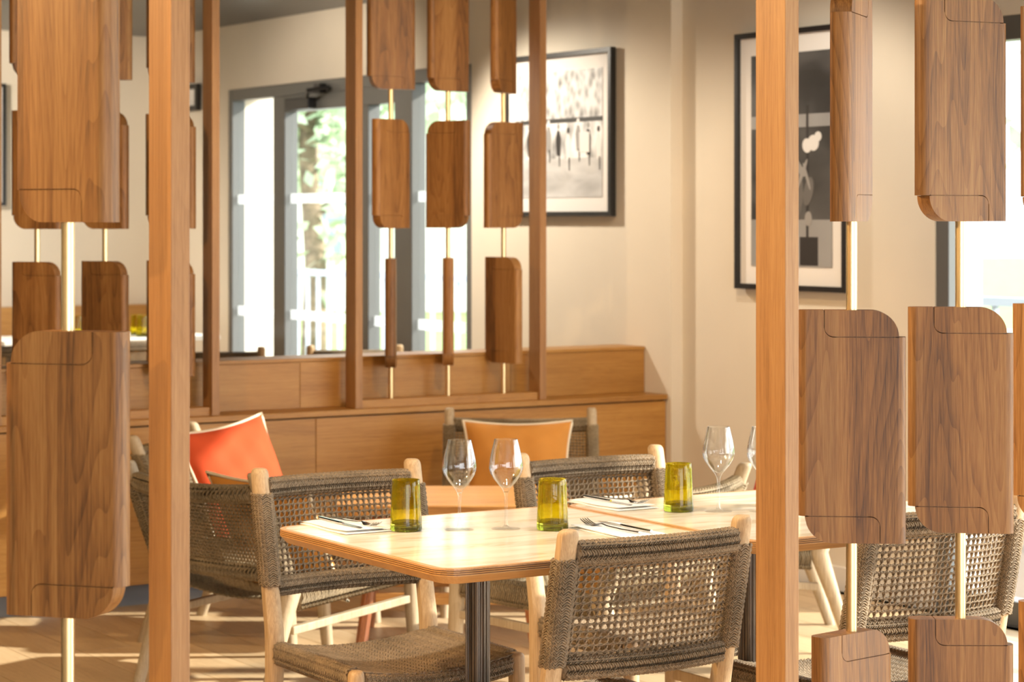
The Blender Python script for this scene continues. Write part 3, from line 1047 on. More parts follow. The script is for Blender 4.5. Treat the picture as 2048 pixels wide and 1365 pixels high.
# ------------------------------------------------------------------ lounge chair (faces +y)
def make_lounge():
    root = thing('lounge_chair', '', 'chair')
    HX = 0.285
    zt, zk = 0.705, 0.345
    def yb(z):
        if z >= zk:
            return -0.215 - (z - zk) * 0.42
        return -0.215 - (zk - z) * 0.34
    for sx in (-1, 1):
        zz = [0.0, 0.15, 0.29, zk, 0.40, 0.55, zt]
        rounded_leg([(sx * HX, yb(z), z) for z in zz], 0.040, 0.046, True, [0.8, 0.95, 1.25, 1.4, 1.2, 1.0, 0.95]).build('back_leg', M['teak_grey'], root, smooth=True, ang=50)
        rounded_leg([(sx * HX, 0.345, 0), (sx * HX, 0.325, 0.2), (sx * HX, 0.315, 0.375)], 0.040, 0.046, True, [0.8, 1.0, 1.1]).build('front_leg', M['teak_grey'], root, smooth=True, ang=50)
        MB().add([(sx * HX - 0.012, -0.215, 0.215), (sx * HX + 0.012, -0.215, 0.215), (sx * HX + 0.012, 0.32, 0.250), (sx * HX - 0.012, 0.32, 0.250),
                  (sx * HX - 0.012, -0.215, 0.240), (sx * HX + 0.012, -0.215, 0.240), (sx * HX + 0.012, 0.32, 0.275), (sx * HX - 0.012, 0.32, 0.275)],
                 [(0, 3, 2, 1), (4, 5, 6, 7), (0, 1, 5, 4), (1, 2, 6, 5), (2, 3, 7, 6), (3, 0, 4, 7)]).build('stretcher', M['teak_grey'], root, bevel=0.003)
        mb = MB()
        P = lambda s, sx=sx: np.array((sx * HX, yb(s), s))
        core(mb, P, ux, uy, 0.021, 0.025, 0.385, 0.655, 4)
        knit_rings(mb, P, ux, uy, 0.0230, 0.0270, 0.385, 0.655, 0.0078, 0.0036, 22, 0.005, 7)
        mb.build('stile_wrap', M['rope_lounge'], root, smooth=True)
        mb = MB()
        P = lambda s, sx=sx: np.array((sx * HX, s, 0.325 + (s + 0.2) / 0.5 * 0.03))
        core(mb, P, ux, uz, 0.018, 0.036, -0.19, 0.295, 4)
        knit_rings(mb, P, ux, uz, 0.0200, 0.0380, -0.19, 0.295, 0.0078, 0.0036, 22, 0.005, 7)
        mb.build('side_rail', M['rope_lounge'], root, smooth=True)
    for name, yy, zz_, bow, dz in (('top_rail', yb(0.655), 0.655, -0.045, 0.012), ('lower_rail', yb(0.40), 0.40, -0.03, 0.0), ('front_rail', 0.315, 0.355, 0.0, 0.05)):
        mb = MB()
        P = lambda s, yy=yy, zz_=zz_, bow=bow, dz=dz: np.array((s, yy + bow * (1 - (s / HX) ** 2), zz_ - dz * (1 - (s / HX) ** 2)))
        core(mb, P, uy, uz, 0.019, 0.024, -HX + 0.02, HX - 0.02, 10)
        knit_rings(mb, P, uy, uz, 0.021, 0.026, -HX + 0.02, HX - 0.02, 0.0078, 0.0036, 22, 0.005, 7)
        mb.build(name, M['rope_lounge'], root, smooth=True)
    def panel_weave(name, S, U, V, pu, pv, r):
        """plain basket weave over a surface S(u,v)"""
        mb = MB()
        us = np.arange(U[0], U[1] + 1e-6, pu)
        vs = np.arange(V[0], V[1] + 1e-6, pv)
        fine_v = np.linspace(V[0], V[1], len(vs) * 2 + 1)
        fine_u = np.linspace(U[0], U[1], len(us) * 2 + 1)
        for i, a in enumerate(us):
            pts = np.array([S(a, c, 0.0022 * math.cos(PI * (c - V[0]) / pv + i * PI)) for c in fine_v])
            mb.tube(pts, r, 4)
        for j, c in enumerate(vs):
            pts = np.array([S(a, c, -0.0022 * math.cos(PI * (a - U[0]) / pu + j * PI)) for a in fine_u])
            mb.tube(pts, r * 1.1, 4)
        o = mb.build(name, M['rope_lounge'], root, smooth=True)
        o['kind'] = 'stuff'
    def back(u, z, e):
        return np.array((u, yb(z) - (0.03 + 0.015 * (z - 0.4) / 0.255) * (1 - (u / HX) ** 2) + e, z))
    panel_weave('back_weave', back, (-0.262, 0.262), (0.41, 0.645), 0.0125, 0.0115, 0.0034)
    def seat(u, y, e):
        t = (y + 0.2) / 0.51
        return np.array((u, y, 0.335 + 0.03 * t - 0.055 * (1 - (u / HX) ** 2) * (0.6 + 0.4 * t) + e))
    panel_weave('seat', seat, (-0.268, 0.268), (-0.20, 0.31), 0.0125, 0.0105, 0.0040)
    return root

LC = make_lounge()
def lz(px, py, z):
    return pix(px, py, z)
lounge = []
def place_lounge(x, y, face, label):
    """x, y origin in the room; face = direction vector"""
    i = len(lounge)
    o = LC if i == 0 else copy_tree(LC)
    o.location = (x, y, 0)
    o.rotation_euler = (0, 0, math.atan2(-face[0], face[1]))
    tag(o, label, 'chair', 'low rope lounge chairs')
    lounge.append(o)
    return o
def cam_dir(dx, dd):
    return (dx * CP + dd * SP, -dx * SP + dd * CP)
def cam_pos(px, d):
    xc = d * ray(px)
    return (xc * CP + d * SP, -xc * SP + d * CP)

def cam_xy(xc, d):
    return (xc * CP + d * SP, -xc * SP + d * CP)
place_lounge(*cam_xy(-0.747, 7.475), cam_dir(0.65, 0.76), 'low rope lounge chair with its back to us, behind the left post')
LC2 = place_lounge(*cam_xy(-0.90, 8.40), cam_dir(0.97, -0.23), 'low rope lounge chair holding the orange cushion by the cabinet')
x, y = cam_pos(1042, 9.05)
LC3 = place_lounge(x, y, cam_dir(0.0, -1.0), 'low rope lounge chair holding the mustard cushion against the cabinet')
place_lounge(*cam_xy(0.256, 7.28), cam_dir(-0.81, 0.59), 'low rope lounge chair with rounded stile rising behind the right wine glasses')
LC6 = place_lounge(*cam_xy(0.825, 8.265), cam_dir(-1.0, 0.0), 'low rope lounge chair holding the red cushion near the right wall')

# ------------------------------------------------------------------ cushions
def cushion(name, wd, ht, th, mat, trim, loc, rot, label, parent_rot=None):
    root = thing(name, label, 'cushion')
    n = 26
    vs, fs = [], []
    def pt(u, v, side):
        # knife-edge square pillow with pulled-in sides and pointed corners
        pin = 1 - 0.12 * (1 - v * v)
        pin2 = 1 - 0.09 * (1 - u * u)
        x = u * wd / 2 * pin
        z = v * ht / 2 * pin2
        b = max(0.0, (1 - abs(u) ** 2.6)) ** 0.55 * max(0.0, (1 - abs(v) ** 2.6)) ** 0.55
        wr = 0.006 * math.sin(9 * u + 4 * v) * math.sin(7 * v - 3 * u) * b
        return (x, side * (th / 2 * b) + wr, z)
    for side in (-1, 1):
        k = len(vs)
        for j in range(n + 1):
            for i in range(n + 1):
                vs.append(pt(i / n * 2 - 1, j / n * 2 - 1, side))
        for j in range(n):
            for i in range(n):
                a = k + j * (n + 1) + i
                q = (a, a + 1, a + n + 2, a + n + 1)
                fs.append(q if side < 0 else tuple(reversed(q)))
    body = MB().add(vs, fs).build('cover', mat, root, smooth=True)
    e = []
    for i in range(n): e.append(pt(i / n * 2 - 1, -1, 0))
    for i in range(n): e.append(pt(1, i / n * 2 - 1, 0))
    for i in range(n): e.append(pt(1 - i / n * 2, 1, 0))
    for i in range(n): e.append(pt(-1, 1 - i / n * 2, 0))
    MB().tube(e, 0.006, 6, closed=True).build('piping', trim, root, smooth=True)
    root.location = loc
    root.rotation_mode = 'XYZ'
    root.rotation_euler = rot
    return root
def seat_cushion(ch, name, wd, ht, th, mat, trim, label, dx=0.0, dy=-0.115, dz=0.50, lean=0.40, roll=0.0, yaw=0.0):
    rz = ch.rotation_euler[2]
    c, s = math.cos(rz), math.sin(rz)
    loc = (ch.location[0] + dx * c - dy * s, ch.location[1] + dx * s + dy * c, dz)
    o = cushion(name, wd, ht, th, mat, trim, loc, (0, 0, 0), label)
    mtx = Matrix.Translation(loc) @ Matrix.Rotation(rz + yaw, 4, 'Z') @ Matrix.Rotation(lean, 4, 'X') @ Matrix.Rotation(roll, 4, 'Y')
    o.rotation_euler = mtx.to_euler()
    return o
seat_cushion(LC2, 'cushion', 0.46, 0.46, 0.14, M['orange'], M['cream_trim'], 'orange cushion with cream piping on the lounge chair behind the left post', 0.04, -0.06, 0.535, 0.42, 0.10, -0.45)
seat_cushion(LC3, 'cushion', 0.43, 0.40, 0.13, M['mustard'], M['cream_trim'], 'mustard cushion with cream fringe on the lounge chair by the cabinet', 0.012, -0.10, 0.50, 0.40)
seat_cushion(LC6, 'cushion', 0.46, 0.46, 0.14, M['red'], M['cream_trim'], 'red cushion partly hidden behind the bright orange screen post', 0.0, -0.11, 0.53, 0.40)
seat_cushion(lounge[0], 'cushion', 0.46, 0.42, 0.13, M['mustard'], M['cream_trim'], 'mustard cushion peeping over the back of the left lounge chair', 0.06, -0.06, 0.48, 0.42)
seat_cushion(lounge[3], 'cushion', 0.44, 0.40, 0.13, M['mustard'], M['cream_trim'], 'cushion tip with pale piping just right of the middle green tumbler', 0.0, -0.06, 0.47, 0.50)

# ------------------------------------------------------------------ coffee table
ctx, cty = cam_pos(900, 8.28)
ct = thing('coffee_table', 'reddish wood coffee table between the lounge chairs', 'table', (ctx, cty, 0), -PHI)
def rounded_rect(w_, d_, r, n=6):
    p = []
    for cx, cy, a0 in ((w_ / 2 - r, d_ / 2 - r, 0), (-w_ / 2 + r, d_ / 2 - r, 90), (-w_ / 2 + r, -d_ / 2 + r, 180), (w_ / 2 - r, -d_ / 2 + r, 270)):
        for k in range(n + 1):
            a = math.radians(a0 + 90 * k / n)
            p.append((cx + r * math.cos(a), cy + r * math.sin(a)))
    return p
def slab(w_, d_, r, z0, z1, inset0=0.0, n=6):
    a = rounded_rect(w_ - 2 * inset0, d_ - 2 * inset0, max(0.004, r - inset0), n)
    b_ = rounded_rect(w_, d_, r, n)
    return MB().loft([[(x, y, z0) for x, y in a], [(x, y, z1) for x, y in b_]])
slab(0.78, 0.60, 0.08, 0.465, 0.502).build('table_top', M['red_wood'], ct, bevel=0.004)
for sx in (-1, 1):
    for sy in (-1, 1):
        rounded_leg([(sx * 0.30, sy * 0.22, 0), (sx * 0.24, sy * 0.17, 0.465)], 0.045, 0.045, False, [0.9, 1.0]).build('leg', M['red_wood_z'], ct)
for sy in (-1, 1):
    box('stretcher', (-0.25, sy * 0.195 - 0.012, 0.15), (0.25, sy * 0.195 + 0.012, 0.19), M['red_wood'], ct, bevel=0.002)
for sx in (-1, 1):
    box('stretcher', (sx * 0.27 - 0.012, -0.2, 0.20), (sx * 0.27 + 0.012, 0.2, 0.24), M['red_wood'], ct, bevel=0.002)

# ------------------------------------------------------------------ dining tables
TZ = 0.75
TW = 0.805
def make_table():
    root = thing('dining_table', '', 'table')
    rc = 0.055
    z = TZ
    slab(TW - 0.028, TW - 0.028, rc - 0.014, z - 0.004, z + 0.0002).build('top_inlay', M['onyx'], root)
    # lipping ring around the inlay
    o_, i_ = rounded_rect(TW, TW, rc, 6), rounded_rect(TW - 0.029, TW - 0.029, rc - 0.0145, 6)
    mb = MB()
    n = len(o_)
    v = [(x, y, z - 0.004) for x, y in o_] + [(x, y, z) for x, y in o_] + [(x, y, z) for x, y in i_] + [(x, y, z - 0.004) for x, y in i_]
    f = []
    for k in range(n):
        q = (k + 1) % n
        f += [(k, q, n + q, n + k), (n + k, n + q, 2 * n + q, 2 * n + k), (2 * n + k, 2 * n + q, 3 * n + q, 3 * n + k)]
    mb.add(v, f).build('lipping', M['border'], root)
    zz = z - 0.004
    for k, (t, dark) in enumerate([(0.0016, 1), (0.0026, 0), (0.0016, 1), (0.0026, 0), (0.0016, 1), (0.0026, 0)]):
        e = 0.0008 if dark else 0.0
        slab(TW - 2 * e, TW - 2 * e, rc, zz - t, zz).build('ply', M['edge_dark' if dark else 'edge_light'], root)
        zz -= t
    slab(TW, TW, rc, zz - 0.017, zz, 0.016).build('under_bevel', M['edge_light'], root)
    zz -= 0.017
    return root, zz
DT, ZU = make_table()
fl = []
for k in range(20):
    a = 2 * PI * k / 20
    for q, rr in ((0, 0.0285), (0.35, 0.0285), (0.5, 0.0255), (0.85, 0.0255)):
        aa = a + q * 2 * PI / 20
        fl.append((rr * math.cos(aa), rr * math.sin(aa)))
colm = MB().loft([[(x, y, 0.012) for x, y in fl], [(x, y, ZU - 0.006) for x, y in fl]]).mesh('column', M['column'])
tables = [(2.450 + TW / 2, 4.605, 'square onyx-topped dining table at the left, laid with two tumblers and two wine glasses', 2.774),
          (2.450 + TW * 1.5 + 0.010, 4.605, 'second square onyx-topped dining table, running behind the right screen', 3.555)]
DT2 = copy_tree(DT)
for o, (x, y, lab, cxp) in zip((DT, DT2), tables):
    o.location = (x, y, 0)
    tag(o, lab, 'table', 'square dining tables')
    put('column', colm, o, (cxp - x, 0, 0))
    slab(0.40, 0.40, 0.03, 0.0, 0.012).build('base_plate', M['column'], o, (cxp - x, 0, 0))
    box('mounting_plate', (-0.12, -0.12, ZU - 0.006), (0.12, 0.12, ZU), M['column'], o, loc=(cxp - x, 0, 0))

# ------------------------------------------------------------------ tableware
foot_p = [(0.0004, 0.0), (0.034, 0.0), (0.0345, 0.0008), (0.033, 0.0016), (0.020, 0.0026), (0.010, 0.0045), (0.0060, 0.0070), (0.0004, 0.0071)]
stem_p = [(0.0004, 0.0072), (0.0055, 0.0072), (0.0040, 0.013), (0.0034, 0.03), (0.0034, 0.062), (0.0038, 0.078), (0.0056, 0.0865), (0.0004, 0.0866)]
bowl_p = [(0.0004, 0.0867), (0.0058, 0.0868), (0.0095, 0.0940), (0.018, 0.104), (0.028, 0.116), (0.0365, 0.130), (0.0400, 0.142), (0.0400, 0.150),
          (0.0385, 0.162), (0.0350, 0.180), (0.0305, 0.198), (0.0275, 0.2105),
          (0.0270, 0.2110), (0.0264, 0.2105), (0.0295, 0.198), (0.0340, 0.180), (0.0375, 0.162), (0.0390, 0.150), (0.0390, 0.142), (0.0355, 0.1305), (0.027, 0.117), (0.017, 0.1055), (0.008, 0.098), (0.0004, 0.0955)]
M['glass_foot'] = thin_glass('clear_glass_foot', 0.22, 0.04)
WG = [('bowl', MB().lathe(bowl_p, 48).mesh('bowl', M['glass'], True, 60)), ('stem', MB().lathe(stem_p, 16).mesh('stem', M['glass'], True, 60)), ('foot', MB().lathe(foot_p, 48).mesh('foot', M['glass_foot'], True, 60))]
tum_p = [(0.0004, 0.0142), (0.0345, 0.0140), (0.0371, 0.0140), (0.0350, 0.06), (0.0328, 0.105), (0.0322, 0.1180), (0.0316, 0.1190), (0.0306, 0.1185), (0.0309, 0.105), (0.0330, 0.06), (0.0345, 0.022), (0.0325, 0.0170), (0.020, 0.0155), (0.0004, 0.0180)]
base_p = [(0.0004, 0.0), (0.031, 0.0), (0.0360, 0.001), (0.0372, 0.004), (0.0372, 0.0138), (0.0345, 0.0139), (0.0004, 0.0139)]
M['olive_base'] = tumbler_glass((0.34, 0.36, 0.03), (0.30, 0.34, 0.03), 0.3)
TU = [('wall', MB().lathe(tum_p, 48).mesh('wall', M['olive'], True, 50)), ('base', MB().lathe(base_p, 48).mesh('base', M['olive_base'], True, 50))]
def ware(name, parts, loc, label, cat, group):
    t = thing(name, label, cat, loc, 0, group)
    for nm, me in parts:
        put(nm, me, t)
for (px, py, lab) in [(919, 1061, 'stemmed wine glass left of its pair on the left table'), (1012, 1059, 'stemmed wine glass right of its pair on the left table'),
                      (1437, 1024, 'stemmed wine glass standing just left of the bright orange post'), (1526, 1024, 'stemmed wine glass mostly hidden behind the bright orange post')]:
    p = pix(px, py, TZ)
    ware('wine_glass', WG, (p[0], p[1], TZ + 0.0004), lab, 'wine glass', 'wine glasses on the set tables')
for (px, py, lab) in [(812, 1062, 'olive green tumbler by the napkin at the left end of the table'), (1105, 1060, 'olive green tumbler behind the near chair stile, dark yellow inside'),
                      (1357, 1023, 'olive green tumbler on the second table, left of a wine glass'), (1572, 1012, 'olive green tumbler hidden behind the bright orange post save a sliver')]:
    p = pix(px, py, TZ)
    ware('tumbler', TU, (p[0], p[1], TZ + 0.0004), lab, 'tumbler', 'olive tumblers on the set tables')

def napkin_mesh():
    mb = MB()
    nx, ny = 20, 12
    for k, (sx, sy, ox, oy, z0) in enumerate([(0.235, 0.125, 0, 0, 0.0), (0.228, 0.118, -0.003, 0.002, 0.004)]):
        def zz(i, j, top):
            u, v = i / nx, j / ny
            e = min(1, 6 * min(v, 1 - v) + 0.25) * min(1, 10 * min(u, 1 - u) + 0.3)
            lift = 0.004 * (u ** 3) * (1 if k else 0.3)
            return z0 + lift + (0.0042 * e + 0.0008 * math.sin(9 * u + 4 * v) if top else 0.0)
        v, f = [], []
        for top in (1, 0):
            for j in range(ny + 1):
                for i in range(nx + 1):
                    v.append((ox + (i / nx - 0.5) * sx, oy + (j / ny - 0.5) * sy + 0.003 * math.sin(6 * i / nx), zz(i, j, top)))
        m = (nx + 1) * (ny + 1)
        for j in range(ny):
            for i in range(nx):
                a = j * (nx + 1) + i
                f += [(a, a + 1, a + nx + 2, a + nx + 1), (m + a, m + a + nx + 1, m + a + nx + 2, m + a + 1)]
        bd = [j * (nx + 1) for j in range(ny + 1)]
        for j in range(ny):
            for i in (0, nx):
                a, b_ = j * (nx + 1) + i, (j + 1) * (nx + 1) + i
                f.append((a, b_, m + b_, m + a))
        for i in range(nx):
            for j in (0, ny):
                a = j * (nx + 1) + i
                f.append((a, a + 1, m + a + 1, m + a))
        mb.add(v, f)
    return mb.mesh('napkin', M['napkin'], True, 50)

def ribbon(mb, xs, hw, zs, th):
    """strip along x with half width hw(x), height zs(x)"""
    rings = []
    for x, h, z in zip(xs, hw, zs):
        rings.append([(x, -h, z), (x, -h * 0.55, z - th * 0.5), (x, h * 0.55, z - th * 0.5), (x, h, z), (x, h * 0.6, z + th * 0.5), (x, -h * 0.6, z + th * 0.5)])
    mb.loft(rings)
def fork_mesh():
    mb = MB()
    xs = [-0.105, -0.100, -0.04, 0.015, 0.035, 0.047, 0.058, 0.066]
    hw = [0.003, 0.0042, 0.0034, 0.0026, 0.0030, 0.0075, 0.0115, 0.0122]
    zs = [0.003, 0.003, 0.003, 0.005, 0.008, 0.006, 0.003, 0.002]
    ribbon(mb, xs, hw, zs, 0.0026)
    for k in range(4):
        y = -0.0102 + k * 0.0068
        xs = [0.064, 0.080, 0.096, 0.106]
        zs = [0.002, 0.003, 0.008, 0.013]
        rings = []
        for x, z, h in zip(xs, zs, (0.0020, 0.0017, 0.0014, 0.0006)):
            rings.append([(x, y - h, z - 0.0009), (x, y + h, z - 0.0009), (x, y + h, z + 0.0009), (x, y - h, z + 0.0009)])
        mb.loft(rings)
    return mb.mesh('fork', M['steel'], True, 50)
def knife_mesh():
    mb = MB()
    xs = [-0.110, -0.105, -0.05, 0.0, 0.010, 0.016]
    ribbon(mb, xs, [0.0036, 0.0046, 0.0042, 0.0042, 0.0036, 0.0030], [0.0038] * 6, 0.0062)
    xs = [0.014, 0.03, 0.06, 0.085, 0.103, 0.110]
    rings = []
    for x, a, b_ in zip(xs, (-0.003, -0.0075, -0.009, -0.008, -0.004, 0.002), (0.004, 0.005, 0.0055, 0.0055, 0.005, 0.0035)):
        rings.append([(x, a, 0.0028), (x, b_, 0.0024), (x, b_, 0.0042), (x, a, 0.0032)])
    mb.loft(rings)
    return mb.mesh('knife', M['steel'], True, 50)
nap_me, fork_me, knife_me = napkin_mesh(), fork_mesh(), knife_mesh()
def setting(px, py, ang, where, flip):
    p = pix(px, py, TZ)
    c, s = math.cos(ang), math.sin(ang)
    tag(put('napkin', nap_me, None, (p[0], p[1], TZ + 0.0004), (0, 0, ang)), 'folded white napkin ' + where, 'napkin', 'napkins on the set tables')
    for me, dy, da, nm, zt in ((fork_me, 0.022, 0.06, 'fork', 0.0095), (knife_me, -0.016, -0.02, 'knife', 0.0098)):
        dy = dy * flip
        x, y = p[0] - dy * s, p[1] + dy * c
        tag(put(nm, me, None, (x, y, TZ + zt), (0, 0, ang + da)), 'steel %s on the white napkin %s' % (nm, where), nm, nm + 's on the napkins' if nm != 'knife' else 'knives on the napkins')
toward = -PI / 2
setting(692, 1056, toward, 'at the left end of the table', 1)
setting(1225, 1011, toward, 'on the second table beside the seam', 1)
setting(1238, 1065, PI / 2, 'just above the nearest chair back', 1)

# ------------------------------------------------------------------ framed pictures
def photo_mat(name, stops, sx, sz_, seed, contrast_bands):
    m, t, b = new_mat(name)
    N, L = t.nodes.new, t.links.new
    tc = N('ShaderNodeTexCoord')
    mp = N('ShaderNodeMapping')
    mp.inputs['Location'].default_value = (seed, seed * 1.7, seed * 0.3)
    mp.inputs['Scale'].default_value = (1, sx, sz_)
    L(tc.outputs['Object'], mp.inputs['Vector'])
    vo = N('ShaderNodeTexVoronoi'); vo.inputs['Scale'].default_value = 1.0
    nz = N('ShaderNodeTexNoise'); nz.inputs['Scale'].default_value = 0.6; nz.inputs['Detail'].default_value = 3; nz.inputs['Distortion'].default_value = 0.8
    L(mp.outputs[0], vo.inputs['Vector']); L(mp.outputs[0], nz.inputs['Vector'])
    mx = N('ShaderNodeMath'); mx.operation = 'MULTIPLY_ADD'; mx.inputs[1].default_value = contrast_bands
    L(vo.outputs['Distance'], mx.inputs[0]); L(nz.outputs['Fac'], mx.inputs[2])
    cr = N('ShaderNodeValToRGB')
    e = cr.color_ramp.elements
    e[0].position, e[0].color = stops[0][0], (*([stops[0][1]] * 3), 1)
    e[1].position, e[1].color = stops[-1][0], (*([stops[-1][1]] * 3), 1)
    for p, g in stops[1:-1]:
        q = e.new(p); q.color = (g, g, g, 1)
    L(mx.outputs[0], cr.inputs['Fac']); L(cr.outputs['Color'], b.inputs['Base Color'])
    b.inputs['Roughness'].default_value = 0.35
    return m

def picture(name, label, X, ya, yb_, za, zb_, fw=0.022, depth=0.03, mat_w=0.06, axis='x'):
    """picture hanging on the wall x = X (facing -x)"""
    root = thing(name, label, 'picture', (X - 0.012, (ya + yb_) / 2, (za + zb_) / 2))
    w2, h2 = (yb_ - ya) / 2, (zb_ - za) / 2
    fr = MB()
    for a, b_ in (((-depth, -w2, h2 - fw), (0, w2, h2)), ((-depth, -w2, -h2), (0, w2, -h2 + fw)), ((-depth, -w2, -h2 + fw), (0, -w2 + fw, h2 - fw)), ((-depth, w2 - fw, -h2 + fw), (0, w2, h2 - fw))):
        fr.box(a, b_)
    fr.build('frame', M['black'], root)
    box('mat_board', (-0.012, -w2 + fw, -h2 + fw), (-0.006, w2 - fw, h2 - fw), M['mat_white'], root)
    return root, w2 - fw - mat_w, h2 - fw - mat_w

# landscape picture: crowd above, row of figures, pale ground
pa, pb2 = on_x(1236, X0)[0], on_x(1021, X0)[0]
pz1, pz0 = on_x(1235, X0, 94)[1], on_x(1235, X0, 433)[1]
p1, iw, ih = picture('framed_picture', 'black-framed landscape photograph of a crowd, right of the glass doors', X0, pa, pb2, pz0, pz1, mat_w=0.065)
crowd = photo_mat('photo_crowd', [(0.35, 0.10), (0.7, 0.42), (1.0, 0.72)], 24, 18, 2.0, 0.7)
players = photo_mat('photo_figures', [(0.35, 0.05), (0.62, 0.35), (0.9, 0.85)], 13, 8, 5.0, 0.6)
ground = photo_mat('photo_ground', [(0.3, 0.36), (0.7, 0.55), (1.0, 0.66)], 6, 20, 9.0, 0.4)
dark_line = plain('photo_dark', (0.04, 0.04, 0.04), 0.4)
def strip(root, z0, z1, m, nm, k=0, y0=None, y1=None):
    box(nm, (-0.0145 - 0.0005 * k, -iw if y0 is None else y0, z0), (-0.0125, iw if y1 is None else y1, z1), m, root)
strip(p1, ih * 0.22, ih, crowd, 'photo_crowd')
strip(p1, -ih * 0.38, ih * 0.22, players, 'photo_figures')
strip(p1, -ih, -ih * 0.38, ground, 'photo_ground')
strip(p1, ih * 0.18, ih * 0.25, dark_line, 'photo_fence', 1)

def blob(root, pts, m, nm, k):
    """flat printed shape on the picture plane (y, z points)"""
    n = len(pts)
    x0, x1 = -0.0128, -0.0145 - 0.0004 * k
    v = [(x0, y, z) for y, z in pts] + [(x1, y, z) for y, z in pts]
    f = [tuple(range(n)), tuple(range(2 * n - 1, n - 1, -1))] + [(i, (i + 1) % n, n + (i + 1) % n, n + i) for i in range(n)]
    MB().add(v, f).build(nm, m, root)
def ell(cy, cz, ry, rz, n=18, rot=0.0):
    c, s = math.cos(rot), math.sin(rot)
    return [(cy + ry * math.cos(a) * c - rz * math.sin(a) * s, cz + ry * math.cos(a) * s + rz * math.sin(a) * c) for a in [2 * PI * k / n for k in range(n)]]
gs = plain('photo_soft', (0.13, 0.125, 0.12), 0.4)
gl = plain('photo_light', (0.74, 0.73, 0.72), 0.4)
gm = plain('photo_mid', (0.30, 0.29, 0.28), 0.4)
gd = plain('photo_deep', (0.025, 0.022, 0.022), 0.4)
for k in range(9):
    y = -iw * 0.92 + k * iw * 0.225
    zc = -ih * 0.10 + 0.02 * ((k * 7) % 3 - 1)
    blob(p1, [(y - 0.018, zc - 0.07), (y - 0.022, zc + 0.01), (y - 0.010, zc + 0.045), (y + 0.010, zc + 0.05), (y + 0.024, zc + 0.01), (y + 0.014, zc - 0.07)], (gl, gm, gd)[(k * 5) % 3], 'photo_player', 1 + k % 2)
    blob(p1, ell(y, zc + 0.066, 0.011, 0.014), (gd, gl, gm)[(k * 5) % 3], 'photo_head', 3)
    blob(p1, [(y - 0.013, zc - 0.12), (y - 0.014, zc - 0.06), (y - 0.002, zc - 0.06), (y - 0.006, zc - 0.12)], gd, 'photo_leg', 2)
blob(p1, [(-iw * 0.72, -ih * 0.30), (-iw * 0.72, ih * 0.02), (-iw * 0.5, ih * 0.02), (-iw * 0.5, -ih * 0.30)], gl, 'photo_board', 4)

# portrait picture: dark scene with a pale bloom and a long dark vertical
qa, qb = on_x(1706, X1)[0], on_x(1484, X1)[0]
qz1, qz0 = on_x(1484, X1, 70)[1], on_x(1484, X1, 577)[1]
p2, iw, ih = picture('framed_picture', 'black-framed portrait photograph, dark with a pale bloom, behind the right screen', X1, qa, qb, qz0, qz1, mat_w=0.075)
dusk = photo_mat('photo_dusk', [(0.3, 0.012), (0.7, 0.035), (1.05, 0.10)], 3.0, 4.5, 3.0, 0.5)
greyp = photo_mat('photo_grey', [(0.3, 0.20), (0.7, 0.30), (1.0, 0.40)], 3.0, 2.0, 8.0, 0.4)
strip(p2, -ih, ih, dusk, 'photo_scene')
strip(p2, -ih, -ih * 0.56, greyp, 'photo_floor', 1)
strip(p2, ih * 0.30, ih * 0.42, greyp, 'photo_horizon', 1)
for k, (cy, cz, ry, rz, m, ro) in enumerate([(-0.06, 0.065, 0.035, 0.032, gl, 0.2), (-0.02, 0.055, 0.030, 0.028, gl, 0.9), (-0.09, 0.09, 0.022, 0.02, gl, 0.0),
                                             (0.05, -0.02, 0.075, 0.020, gm, 0.7), (0.14, -0.05, 0.090, 0.022, gm, 0.35), (0.06, -0.16, 0.055, 0.110, gs, 0.2), (0.12, -0.28, 0.075, 0.14, gs, -0.2),
                                             (-0.03, -0.13, 0.030, 0.06, gs, 0.3), (0.01, -0.06, 0.010, 0.07, gm, 0.5), (-0.02, -0.07, 0.008, 0.06, gm, -0.4), (0.16, -0.20, 0.05, 0.10, gd, 0.3), (-0.03, -0.24, 0.022, 0.03, gm, 0.0), (0.085, -0.225, 0.012, 0.012, gl, 0.0)]):
    blob(p2, ell(cy - 0.085, cz, ry, rz, 18, ro), m, 'photo_shape', 2 + k * 0.3)
blob(p2, [(-0.115, -ih * 0.98), (-0.115, ih * 0.5), (-0.10, ih * 0.5), (-0.10, -ih * 0.98)], gd, 'photo_pole', 2)
blob(p2, [(-0.175, -ih * 0.985), (-0.175, -ih * 0.72), (-0.06, -ih * 0.72), (-0.06, -ih * 0.985)], gd, 'photo_block', 3)

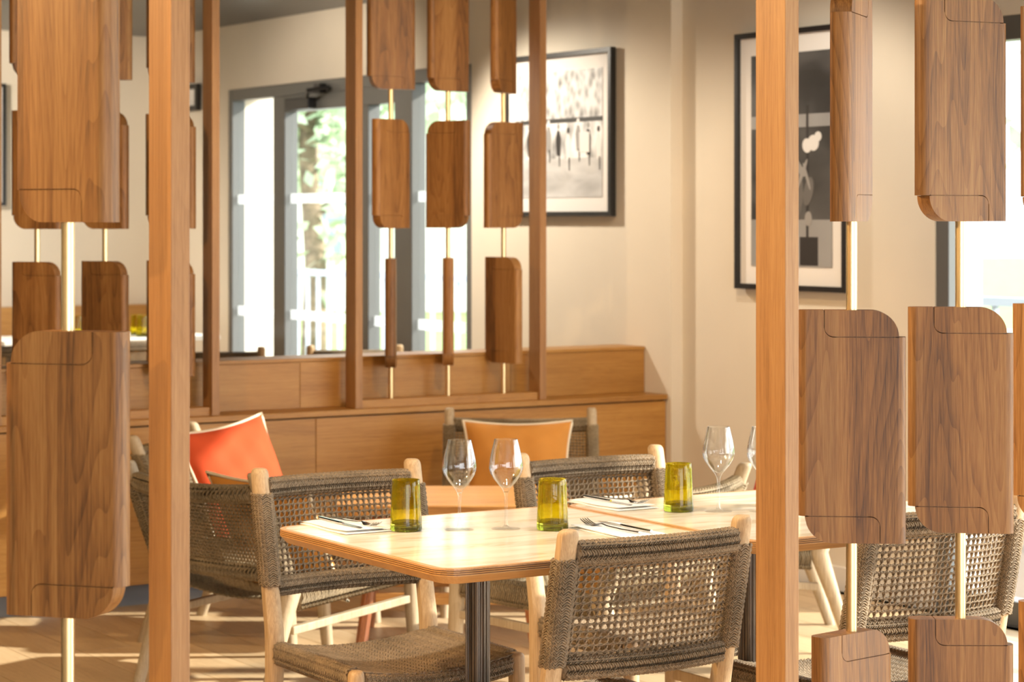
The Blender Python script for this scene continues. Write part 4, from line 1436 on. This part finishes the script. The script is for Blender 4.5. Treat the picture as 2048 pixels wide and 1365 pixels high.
# black-framed panel beside the doors, and a picture on the back wall at the left edge
sa, sb = on_x(405, X0)[0], on_x(386, X0)[0] + 0.25
s1, s0 = on_x(400, X0, 168)[1], on_x(400, X0, 221)[1]
p3, iw, ih = picture('wall_sign', 'small black-framed panel on the wall left of the glass doors', X0, sa, sb, s0, s1, fw=0.03, mat_w=0.0)
p3['category'] = 'sign'
def back_picture():
    x1_, z1_ = on_y(8, YB, 168)
    z0_ = on_y(8, YB, 412)[1]
    root = thing('framed_picture', 'dark-framed picture cut by the left edge of the photograph', 'picture', (x1_ - 0.3, YB - 0.012, (z0_ + z1_) / 2))
    h2 = (z1_ - z0_) / 2
    fr = MB()
    for a, b_ in (((-0.3, -0.03, h2 - 0.02), (0.3, 0, h2)), ((-0.3, -0.03, -h2), (0.3, 0, -h2 + 0.02)), ((-0.3, -0.03, -h2 + 0.02), (-0.28, 0, h2 - 0.02)), ((0.28, -0.03, -h2 + 0.02), (0.3, 0, h2 - 0.02))):
        fr.box(a, b_)
    fr.build('frame', M['black'], root)
    box('mat_board', (-0.28, -0.012, -h2 + 0.02), (0.28, -0.006, h2 - 0.02), M['mat_white'], root)
    box('photo', (-0.2, -0.0145, -h2 + 0.1), (0.2, -0.0125, h2 - 0.1), crowd, root)
back_picture()

# ------------------------------------------------------------------ far bench and table at the back wall
bz = on_y(280, 13.72, 610)[1]
bench = thing('wall_bench', 'orange oak bench back along the far wall, seen past the left screen', 'bench', (3.2, 13.6, 0))
for k in range(3):
    box('bench_panel', (k * 0.9 + 0.001, 0.1, 0.45), (k * 0.9 + 0.899, 0.24, bz), M['oak_x'], bench)
box('bench_seat', (0, -0.35, 0.40), (2.7, 0.1, 0.46), M['white_weave'], bench, bevel=0.01)
box('bench_base', (0, -0.3, 0.0), (2.7, 0.1, 0.40), M['oak_x'], bench)
ftx, fty, ftz = pix(255, 664, 0.80)
ftx, fty = on_y(255, 12.75)[0], 12.75
ft = thing('back_table', 'pale table before the far bench with two bright tumblers', 'table', (ftx, fty, 0))
box('table_top', (-0.85, -0.3, 0.775), (0.45, 0.3, 0.80), M['white_weave'], ft, bevel=0.003)
for sx in (-0.7, 0.3):
    MB().lathe([(0.0001, 0.0), (0.03, 0.0), (0.03, 0.775), (0.0001, 0.775)], 16).build('column', M['column'], ft, (sx, 0, 0), smooth=True, ang=40)
    slab(0.4, 0.4, 0.03, 0.0, 0.012).build('base_plate', M['column'], ft, (sx, 0, 0.0))
for px, lab in ((273, 'bright yellow tumbler on the far back table, left of its pair'), (285, 'bright pale tumbler on the far back table, right of its pair'), (154, 'bright yellow tumbler on the far back table beside the brass rod')):
    gy = 12.58 if px == 285 else 12.74
    gx, gd_ = on_y(px, gy)
    ware('tumbler', TU, (gx, gy, 0.8005), lab, 'tumbler', 'tumblers on the far table')

# ------------------------------------------------------------------ per-piece seeds for the timber grain
for o in bpy.data.objects:
    if o.type == 'MESH' and not o.name.startswith('end_cap'):
        o.color = (random.random(), random.random(), random.random(), 1)
for o in bpy.data.objects:
    if o.name.startswith('end_cap'):
        o.color = o.parent.color
